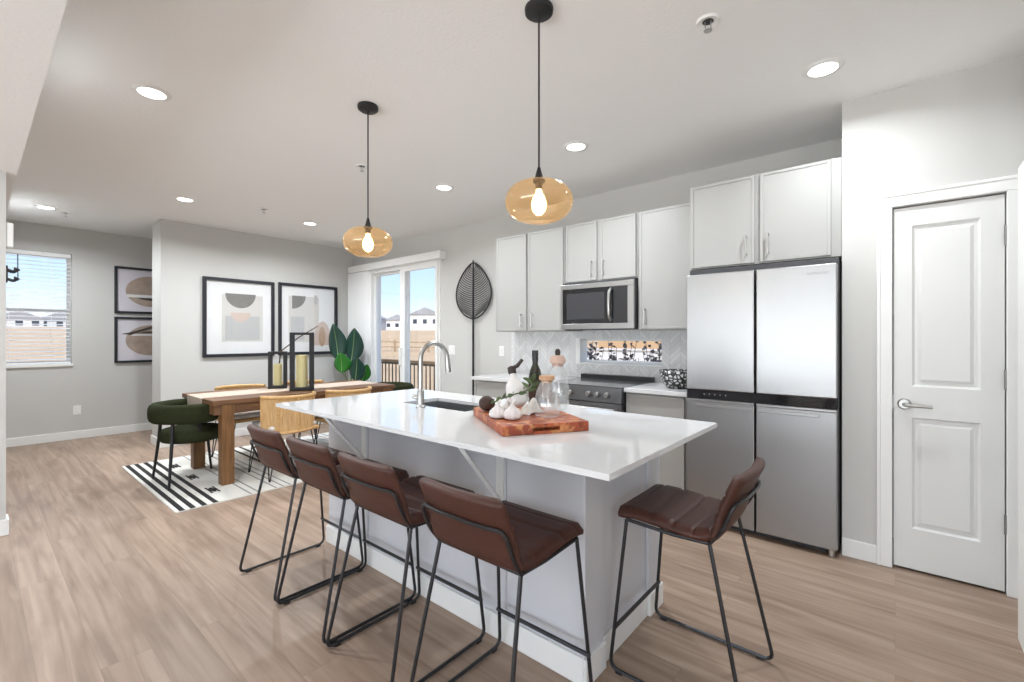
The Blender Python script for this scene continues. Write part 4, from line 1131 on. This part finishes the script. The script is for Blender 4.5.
for x in (-5.58, -5.02, -4.47): motif(x, 2.33)
for y in (2.90, 2.96, 3.05, 3.3, 3.38): stripe(2, y, y + 0.02)
o = q.build('area_rug', [MT['rug'], MT['rugblack'], MT['ruggrey']])
tag(o, 'white woven rug with black stripes under the dining table', 'rug')
RZ = 0.0118

# table
TX0, TX1, TY0, TY1, TZ = -5.40, -4.505, 1.350, 3.22, 0.762
t = thing('dining_table', 'brown wooden dining table with thick square legs on the rug', 'table', ((TX0 + TX1) / 2, (TY0 + TY1) / 2, RZ))
MB().box(TX0, TY0, 0.720, TX1, TY1, TZ, 0.004).build('tabletop', MT['walnut'], t)
MB().box(TX0 + 0.015, TY0 + 0.015, 0.635, TX1 - 0.015, TY0 + 0.045, 0.720).box(TX0 + 0.015, TY1 - 0.045, 0.635, TX1 - 0.015, TY1 - 0.015, 0.720).box(TX0 + 0.015, TY0 + 0.045, 0.635, TX0 + 0.045, TY1 - 0.045, 0.720).box(TX1 - 0.045, TY0 + 0.045, 0.635, TX1 - 0.015, TY1 - 0.045, 0.720).build('apron', MT['walnut'], t)
for x in (TX0 + 0.004, TX1 - 0.104):
    for y in (TY0 + 0.07, TY1 - 0.17):
        MB().box(x, y, RZ, x + 0.10, y + 0.10, 0.7195, 0.004).build('leg', MT['walnut_leg'], t)
# runner
q = MB()
def rn(u, v, o_):
    x = -5.21 + 0.43 * v
    L_ = 0.135; T_ = TY1 - TY0 - 0.02
    s_ = u * (T_ + L_)
    if s_ < L_: return (x, TY0 - 0.0045 - o_ - 0.004 * sin(22 * v) * (1 - s_ / L_), TZ + 0.003 - (L_ - s_) + 0.0)
    return (x, TY0 + (s_ - L_) - 0.0045 * max(0, 1 - (s_ - L_) / 0.02), TZ + 0.0008 + o_)
q.sheet(lambda u, v: rn(u, v, 0.0022), lambda u, v: rn(u, v, 0.0), 120, 14)
o = q.build('table_runner', MT['cream'])
tag(o, 'cream table runner lying along the dining table and hanging over its end', 'table runner')

# lanterns
def lantern(x, y, a, h, ch, lab):
    z0 = TZ + 0.0036
    t = thing('lantern', lab, 'lantern', (x, y, z0), 'black candle lanterns on the dining table')
    w = a * 0.20; hh = a / 2
    q = MB()
    q.box(x - hh, y - hh, z0, x + hh, y + hh, z0 + 0.03, 0.002)
    q.build('base', MT['black'], t)
    for sx in (-1, 1):
        for sy in (-1, 1):
            MB().box(x + sx * hh, y + sy * hh, z0 + 0.03, x + sx * (hh - w), y + sy * (hh - w), z0 + h - 0.025, 0.002).build('post', MT['black'], t)
    q = MB()
    q.box(x - hh, y - hh, z0 + h - 0.025, x + hh, y - hh + w, z0 + h, 0.002).box(x - hh, y + hh - w, z0 + h - 0.025, x + hh, y + hh, z0 + h, 0.002)
    q.box(x - hh, y - hh + w, z0 + h - 0.025, x - hh + w, y + hh - w, z0 + h).box(x + hh - w, y - hh + w, z0 + h - 0.025, x + hh, y + hh - w, z0 + h)
    q.build('top_frame', MT['black'], t)
    c = MB().lathe([(0.0, 0.030), (a * 0.24, 0.030), (a * 0.24, ch), (a * 0.20, ch + 0.003), (0.0, ch - 0.004)], (x, y, z0), 22).build('candle', MT['candle'], t, True)
    MB().tube([(x, y, z0 + ch - 0.004), (x + 0.001, y, z0 + ch + 0.012)], 0.0015, 5).build('wick', MT['black'], c)
    t.rotation_euler = (0, 0, 1.127)
    return t
lantern(-5.15, 2.16, 0.182, 0.395, 0.26, 'shorter left black lantern with an ivory candle on the dining table')
lantern(-4.795, 2.257, 0.232, 0.600, 0.36, 'taller right black lantern with an ivory candle on the dining table')
o = MB().tube([(-5.205, 2.175, 0.802), (-5.175, 2.20, 1.16), (-5.11, 2.36, 1.31), (-5.03, 2.55, 1.445)], [0.007, 0.008, 0.007, 0.005], 8).build('twig', MT['twig'], None, True)
tag(o, 'bare brown twig standing out of the shorter lantern behind the taller one', 'twig')

# green barrel chairs
def make_green():
    t = thing('barrel_chair', 'x', 'chair', (0, 0, 0), 'green barrel-back dining chairs')
    # seat: thick round pad
    pr = [(0.0, 0.365), (0.20, 0.365), (0.235, 0.375), (0.255, 0.405), (0.255, 0.445), (0.235, 0.475), (0.19, 0.487), (0.0, 0.490)]
    MB().lathe(pr, (0, 0, 0), 40).build('seat', MT['green'], t, 'all')
    # wrapped back bolster: arc open towards +y
    R = 0.275; n = 40; sec = 16
    q = MB()
    rings = []
    for i in range(n + 1):
        a_ = radians(-90 - 118 + 236 * i / n)
        cx, cy = R * cos(a_), R * sin(a_)
        fade = min(1.0, min(i, n - i) / 3.0)
        k = 0.45 + 0.55 * sqrt(max(0, 1 - (1 - fade) ** 2))
        ring = []
        for j in range(sec):
            b_ = 2 * pi * j / sec
            rx = 0.055 * k * (abs(cos(b_)) ** 0.7) * (1 if cos(b_) > 0 else -1)
            rz = 0.085 * k * (abs(sin(b_)) ** 0.7) * (1 if sin(b_) > 0 else -1)
            ring.append(q.bm.verts.new((cx + rx * cos(a_), cy + rx * sin(a_), 0.635 + rz)))
        rings.append(ring)
    for A2, B2 in zip(rings, rings[1:]):
        for j in range(sec): q.bm.faces.new((A2[j], A2[(j + 1) % sec], B2[(j + 1) % sec], B2[j]))
    q.bm.faces.new(rings[0][::-1]); q.bm.faces.new(rings[-1])
    q.build('backrest', MT['green'], t, 'all')
    for sx in (-1, 1):
        MB().tube([(sx * 0.262, -0.24, 0.008), (sx * 0.205, -0.205, 0.40), (sx * 0.19, -0.195, 0.60)], [0.010, 0.014, 0.014], 10).build('leg', MT['black'], t, True)
        MB().tube([(sx * 0.215, 0.215, 0.008), (sx * 0.165, 0.165, 0.38)], [0.010, 0.014], 10).build('leg', MT['black'], t, True)
        MB().tube([(sx * 0.265, -0.02, 0.58), (sx * 0.225, 0.0, 0.44)], 0.012, 8).build('arm_support', MT['black'], t, True)
    return t
g = make_green()
g.location = (-4.975, 1.325, RZ - 0.006); g['label'] = 'green barrel-back chair at the near end of the dining table'
dup(g, (-4.95, 3.42, RZ - 0.006), pi, 'green barrel-back chair at the far end of the dining table by the sliding door')

# rattan chairs
def make_rattan():
    t = thing('rattan_chair', 'x', 'chair', (0, 0, 0), 'rattan chairs along the sides of the dining table')
    # facing +y, back at -y
    MB().box(-0.235, -0.22, 0.415, 0.235, 0.26, 0.450, 0.015, 3).build('seat', MT['rattan_frame'], t, True)
    MB().box(-0.215, -0.20, 0.450, 0.215, 0.245, 0.492, 0.020, 3).build('cushion', MT['cushion'], t, True)
    def arc(z, k=1.0):
        return [(0.25 * k * sin(radians(-78 + 156 * i / 24)), -0.02 - 0.255 * k * cos(radians(-78 + 156 * i / 24)), z) for i in range(25)]
    MB().tube(arc(0.752), 0.017, 10).build('top_rail', MT['rattan_frame'], t, True)
    MB().tube(arc(0.430, 0.98), 0.014, 10).build('bottom_rail', MT['rattan_frame'], t, True)
    q = MB()
    A, B = arc(0.752), arc(0.430, 0.98)
    fine = 72
    def at(P, s):
        x = s * (len(P) - 1); i = min(int(x), len(P) - 2); return Vector(P[i]).lerp(Vector(P[i + 1]), x - i)
    for k in range(fine + 1):
        s = k / fine
        q.tube([at(A, s), at(B, s)], 0.0048, 5, caps=False)
    q.build('woven_back', MT['rattan'], t)
    for s in (0.0, 0.25, 0.5, 0.75, 1.0):
        a_, b_ = at(A, s), at(B, s); o_ = Vector((a_.x, a_.y + 0.02, 0)).normalized() * 0.004
        MB().tube([a_ + o_, b_ + o_], 0.010, 8).build('back_post', MT['rattan_frame'], t, True)
    for sx in (-1, 1):
        for sy in (-1, 1):
            tx, ty = sx * 0.19, sy * 0.18 + 0.01; bx_, by_ = sx * 0.235, sy * 0.235 + 0.01
            MB().tube(fillet([(tx - 0.035, ty + 0.03 * sx * sy, 0.417), (bx_ - 0.004, by_, 0.007), (bx_ + 0.004, by_, 0.007), (tx + 0.035, ty - 0.03 * sx * sy, 0.417)], 0.012, 4), 0.0055, 6).build('hairpin_leg', MT['black'], t, True)
    return t
r_ = make_rattan()
# facing the table from the near side (towards -X): +y -> -X
chairs = [(-4.52, 1.965, pi / 2, 'rattan chair on the island side of the table, nearer the front end'),
          (-4.52, 2.590, pi / 2, 'rattan chair on the island side of the table, toward the sliding door'),
          (-5.46, 1.93, -pi / 2, 'rattan chair on the wall side of the table, nearer the front end'),
          (-5.46, 2.62, -pi / 2, 'rattan chair on the wall side of the table, toward the sliding door')]
for i, (x, y, rz, lab) in enumerate(chairs):
    if i == 0:
        r_.location = (x, y, RZ - 0.001); r_.rotation_euler = (0, 0, rz); r_['label'] = lab
    else: dup(r_, (x, y, RZ - 0.001), rz, lab)

# rubber plant
px, py = -6.20, 3.64
t = thing('rubber_plant', 'potted rubber plant with big glossy leaves in the dining corner', 'plant', (px, py, 0))
MB().lathe([(0.0, 0.0), (0.13, 0.0), (0.165, 0.04), (0.185, 0.40), (0.19, 0.66), (0.175, 0.66), (0.165, 0.62), (0.0, 0.61)], (px, py, 0), 32, cap0=False, cap1=False).build('pot', MT['pot'], t, 'all')
MB().lathe([(0.0, 0.63), (0.166, 0.625)], (px, py, 0), 24, cap0=False, cap1=False).build('soil', MT['soil'], t)
vr = Vector((cos(0.6991), sin(0.6991), 0)); vn = Vector((sin(0.6991), -cos(0.6991), 0))   # across / towards the room
leaves = [(-0.16, 0.98, 0.55, 0.125, -0.10, 0.02, 'leaf_dark'), (0.02, 0.95, 0.52, 0.125, 0.14, 0.0, 'leaf_dark'), (-0.085, 0.80, 0.30, 0.115, -0.02, 0.10, 'leaf_green'),
          (0.105, 0.68, 0.36, 0.105, 0.12, 0.08, 'leaf_dark'), (0.17, 0.66, 0.28, 0.075, 0.35, -0.02, 'leaf_green'), (0.0, 0.78, 0.30, 0.10, 0.05, -0.12, 'leaf_dark')]
for (ox, bz, L_, W_, lean, fwd, mk) in leaves:
    b_ = Vector((px, py, bz)) + vr * ox + vn * fwd
    d_ = Vector((0, 0, 1)) + vr * lean + vn * 0.12
    MB().tube([(px + 0.2 * ox * vr.x, py + 0.2 * ox * vr.y, 0.60), ((px + b_.x) / 2, (py + b_.y) / 2, (0.60 + bz) / 2 + 0.02), tuple(b_), tuple(b_ + d_.normalized() * 0.02)], 0.006, 6).build('stem', MT['leaf_rib'], t, True)
    q = MB(); leaf_mesh(q, b_, d_, vr, L_, W_ * 1.12, 0.25, 16, 0.002)
    lf = q.build('leaf', MT[mk], t, 'all')
    q = MB(); dn = d_.normalized(); sd = (vr - dn * vr.dot(dn)).normalized(); up_ = dn.cross(sd)
    q.tube([b_ + dn * (L_ * u) + up_ * (0.003 * (1 if up_.dot(vn) > 0 else -1) - 0.25 * L_ * (u - 0.5) ** 2) for u in (0.01, 0.2, 0.4, 0.6, 0.8, 0.95)], [0.006, 0.005, 0.0045, 0.004, 0.003, 0.002], 5)
    q.build('midrib', MT['leaf_rib'], lf, True)

# framed prints
def halfdisc(cy, cz, r, n=24, lower=True, rz=None):
    rz = rz or r
    return [(cy + r * cos(pi * k / n), cz - (rz * sin(pi * k / n) if lower else -rz * sin(pi * k / n))) for k in range(n + 1)]
def ell(cy, cz, a, b, n=36, t0=0, t1=2 * pi): return [(cy + a * cos(t0 + (t1 - t0) * k / n), cz + b * sin(t0 + (t1 - t0) * k / n)) for k in range(n)]
def framed(lab, group, x, y0, y1, z0, z1, fw, fd, paper, shapes, mats, matw=0.0):
    t = thing('framed_print', lab, 'picture', (x, (y0 + y1) / 2, (z0 + z1) / 2), group)
    q = MB()
    q.box(x, y0, z0, x + fd, y0 + fw, z1, 0.002, 1).box(x, y1 - fw, z0, x + fd, y1, z1, 0.002, 1)
    q.box(x, y0 + fw, z0, x + fd, y1 - fw, z0 + fw).box(x, y0 + fw, z1 - fw, x + fd, y1 - fw, z1)
    q.build('frame', MT['frame'], t)
    MB().box(x + 0.001, y0 + fw, z0 + fw, x + 0.008, y1 - fw, z1 - fw).build('mat_board', MT['mat_board'] if matw else paper, t)
    q = MB(); lay = x + 0.0082
    for i, (poly, mi) in enumerate(shapes):
        q.mi = mi; xx = lay + 0.0002 * i
        q.prism(poly, lambda p: (xx, p[0], p[1]), lambda p: (xx + 0.0004, p[0], p[1]))
    q.build('print', mats, t)
    MB().box(x + 0.014, y0 + fw, z0 + fw, x + 0.016, y1 - fw, z1 - fw).build('glazing', MT['picglass'], t)
    return t
GM = [MT['paper'], MT['ink_grey'], MT['ink_light'], MT['ink_blush'], MT['ink_tan'], MT['ink_dark']]
def rect(a, b, c, d): return [(a, c), (b, c), (b, d), (a, d)]
framed('black framed abstract print with a full grey half circle, left on the dining wall', 'abstract prints on the dining wall', XD + 0.001, 1.884, 2.748, 1.062, 2.088, 0.040, 0.035, MT['paper'],
       [(rect(2.10, 2.60, 1.26, 1.88), 0), (rect(2.14, 2.56, 1.28, 1.60), 2), (halfdisc(2.325, 1.645, 0.12), 3), (rect(2.14, 2.34, 1.28, 1.46), 2), (halfdisc(2.325, 1.895, 0.185, rz=0.19), 1)], GM, 0.1)
framed('black framed abstract print with a grey quarter circle, right on the dining wall', 'abstract prints on the dining wall', XD + 0.001, 2.806, 3.688, 1.066, 2.098, 0.040, 0.035, MT['paper'],
       [(rect(2.95, 3.40, 1.25, 1.92), 0), (rect(2.98, 3.18, 1.28, 1.62), 2), ([(3.0, 1.925)] + [(3.0 + 0.20 * cos(k * pi / 2 / 16), 1.925 - 0.19 * sin(k * pi / 2 / 16)) for k in range(17)], 1),
        (ell(3.35, 1.88, 0.03, 0.075), 2), (halfdisc(3.46, 1.20, 0.14, lower=False, rz=0.36), 3), (ell(3.45, 1.33, 0.055, 0.15), 4)], GM, 0.1)
NM = [MT['paper_lilac'], MT['ink_stone'], MT['ink_dark'], MT['mat_board']]
framed('upper of two black framed prints, a tan boulder shape, on the nook wall', 'prints on the nook wall', XN + 0.001, 1.262, 2.06, 1.648, 2.290, 0.030, 0.028, MT['paper_lilac'],
       [(ell(1.665, 1.965, 0.285, 0.215), 1), (rect(1.395, 1.935, 1.875, 1.915), 3), ([(1.50, 1.875), (1.56, 1.85), (1.70, 1.83), (1.90, 1.82), (1.90, 1.875)], 2)], NM)
framed('lower of two black framed prints, a tan shape with dark stroke, on the nook wall', 'prints on the nook wall', XN + 0.001, 1.262, 2.06, 0.968, 1.600, 0.030, 0.028, MT['paper_lilac'],
       [(ell(1.665, 1.275, 0.285, 0.215), 1), (rect(1.44, 1.93, 1.34, 1.365), 3), ([(1.33, 1.365), (1.42, 1.385), (1.55, 1.43), (1.72, 1.50), (1.90, 1.50), (1.90, 1.46), (1.72, 1.46), (1.56, 1.40), (1.48, 1.37), (1.44, 1.35)], 2), ([(1.50, 1.375), (1.60, 1.40), (1.88, 1.40), (1.88, 1.375)], 2)], NM)

# ================================================================== OUTDOORS
def hill(x, y):
    r = sqrt((x + 5) ** 2 + (y - 4) ** 2)
    k = min(1, max(0, (r - 14) / 86)); k = k * k * (3 - 2 * k)
    return -0.55 + 3.6 * k
q = MB(); N = 60
X0, X1, Y0_, Y1_ = -190, 60, -60, 190
G = [[q.bm.verts.new((X0 + (X1 - X0) * i / N, Y0_ + (Y1_ - Y0_) * j / N, hill(X0 + (X1 - X0) * i / N, Y0_ + (Y1_ - Y0_) * j / N))) for j in range(N + 1)] for i in range(N + 1)]
for i in range(N):
    for j in range(N): q.bm.faces.new((G[i][j], G[i + 1][j], G[i + 1][j + 1], G[i][j + 1]))
struct(q, 'ground', MT['field'], True)
struct(MB().box(-9.4, YK + 0.17, -0.20, -3.6, 5.45, -0.10), 'deck', MT['deckwood'])

t = thing('deck_railing', 'wooden deck railing with thin dark balusters outside the sliding door', 'railing', (-6.5, 5.35, -0.10))
MB().box(-9.35, 5.30, 0.845, -3.65, 5.40, 0.885, 0.004).build('top_rail', MT['railwood'], t)
MB().box(-9.35, 5.33, 0.80, -3.65, 5.37, 0.838).build('under_rail', MT['baluster'], t)
MB().box(-9.35, 5.33, -0.02, -3.65, 5.37, 0.02).build('bottom_rail', MT['baluster'], t)
for k in range(50):
    x = -9.28 + k * 0.114
    MB().tube([(x, 5.35, 0.02), (x, 5.35, 0.80)], 0.012, 6).build('baluster', MT['baluster'], t)
for x in (-9.30, -7.15, -3.70):
    MB().box(x - 0.045, 5.305, -0.10, x + 0.045, 5.395, 0.845).build('post', MT['railwood'], t)

def house(lab, x, y, w, dpt, h, rz, wm, roofh=2.2, zoff=0.0):
    t = thing('house', lab, 'house', (x, y, hill(x, y) + zoff - 0.3), 'houses on the hill beyond the field')
    lx, ly, lz = t.location
    MB().box(lx - w / 2, ly - dpt / 2, lz, lx + w / 2, ly + dpt / 2, lz + h).build('walls', wm, t)
    MB().prism([(-w / 2 - 0.5, h), (w / 2 + 0.5, h), (0, h + roofh)], lambda p: (lx + p[0], ly - dpt / 2 - 0.4, lz + p[1]), lambda p: (lx + p[0], ly + dpt / 2 + 0.4, lz + p[1])).build('roof', MT['roof'], t)
    for k in range(3):
        wx = lx + (-0.33 + 0.33 * k) * w
        MB().box(wx - 0.6, ly - dpt / 2 - 0.06, lz + h * 0.52, wx + 0.6, ly - dpt / 2 - 0.001, lz + h * 0.52 + 1.3).build('window', MT['hwin'], t)
    t.rotation_euler = (0, 0, rz)
    return t
def polar(k, dist): return -k * dist / sqrt(1 + k * k), dist / sqrt(1 + k * k)
for (k, dist, w, h, wm, rz, lab) in [(1.57, 140, 8, 4.2, 'siding2', 0.5, 'grey distant house at the left edge of the sliding door view'),
                                     (1.38, 170, 9, 4.8, 'siding', 0.8, 'white distant house left of the sliding door mullion'),
                                     (1.22, 142, 9, 5.6, 'siding', 0.7, 'tall white distant house right of the sliding door mullion'),
                                     (1.06, 170, 9, 4.6, 'siding2', 0.9, 'grey distant house at the right edge of the sliding door view'),
                                     (11.0, 172, 9, 3.2, 'siding', 1.45, 'white distant house seen through the nook blind on the right'),
                                     (21, 160, 8, 3.0, 'siding', 1.50, 'white distant house seen through the nook blind on the left')]:
    x, y = polar(k, dist)
    house(lab, x, y, w, 6, h, rz, MT[wm])
# field fence
t = thing('field_fence', 'low wooden rail fence crossing the dry field beyond the deck', 'fence', (-32, 26, hill(-32, 26)))
fa, fb = Vector((-50, 14, 0)), Vector((-20, 36, 0))
for zz in (0.45, 0.9):
    pts = []
    for k in range(13):
        p = fa.lerp(fb, k / 12); pts.append((p.x, p.y, hill(p.x, p.y) + zz))
    MB().tube(pts, 0.06, 6).build('rail', MT['fence'], t)
for k in range(13):
    p = fa.lerp(fb, k / 12); z = hill(p.x, p.y)
    MB().box(p.x - 0.07, p.y - 0.07, z - 0.2, p.x + 0.07, p.y + 0.07, z + 1.05).build('post', MT['fence'], t)
# neighbour and shrubs seen through the low kitchen window
t = thing('house', 'tan neighbouring house seen through the low kitchen window', 'house', (-7.2, 17.5, -0.6))
MB().box(-9.0, 16, -0.6, -3.0, 22, 2.6).build('walls', MT['siding3'], t)
MB().prism([(-9.4, 2.6), (-2.6, 2.6), (-6.0, 4.6)], lambda p: (p[0], 15.6, p[1]), lambda p: (p[0], 22.4, p[1])).build('roof', MT['roof'], t)
t = thing('patio_wall', 'white garden wall seen through the low kitchen window', 'wall', (-8.0, 13.0, -0.6))
MB().box(-12.0, 13.0, -0.6, -4.6, 13.2, 0.93).build('wall_face', MT['siding'], t)
MB().box(-12.05, 12.95, 0.93, -4.55, 13.25, 0.98).build('coping', MT['siding'], t)
for i, (sx, sy, lab) in enumerate([(-4.55, 7.6, 'left dark leafy shrub outside the low kitchen window'), (-3.85, 7.5, 'middle dark leafy shrub outside the low kitchen window'), (-3.25, 7.9, 'right dark leafy shrub outside the low kitchen window')]):
    t = thing('garden_shrub', lab, 'shrub', (sx, sy, -0.56), 'shrubs outside the low kitchen window')
    st_ = MB(); lf = MB()
    for k in range(18):
        a_ = random.uniform(0, 2 * pi); rr = random.uniform(0.03, 0.42); zt_ = random.uniform(0.75, 1.40)
        p0 = Vector((sx, sy, -0.56)); p1 = Vector((sx + rr * 0.6 * cos(a_), sy + rr * 0.6 * sin(a_), 0.4)); p2 = Vector((sx + rr * cos(a_), sy + rr * sin(a_), zt_))
        st_.tube([p0, p1, p2], [0.012, 0.008, 0.004], 5)
        for j in range(6):
            b_ = p1.lerp(p2, 0.40 + 0.60 * j / 5)
            d_ = Vector((random.uniform(-1, 1), random.uniform(-1, 1), random.uniform(-0.2, 0.8)))
            leaf_mesh(lf, b_, d_, Vector((random.uniform(-1, 1), random.uniform(-1, 1), 0.3)), random.uniform(0.06, 0.12), 0.034, 0.2, 4)
    st_.build('branches', MT['shrub'], t)
    lf.build('foliage', MT['shrub'], t)
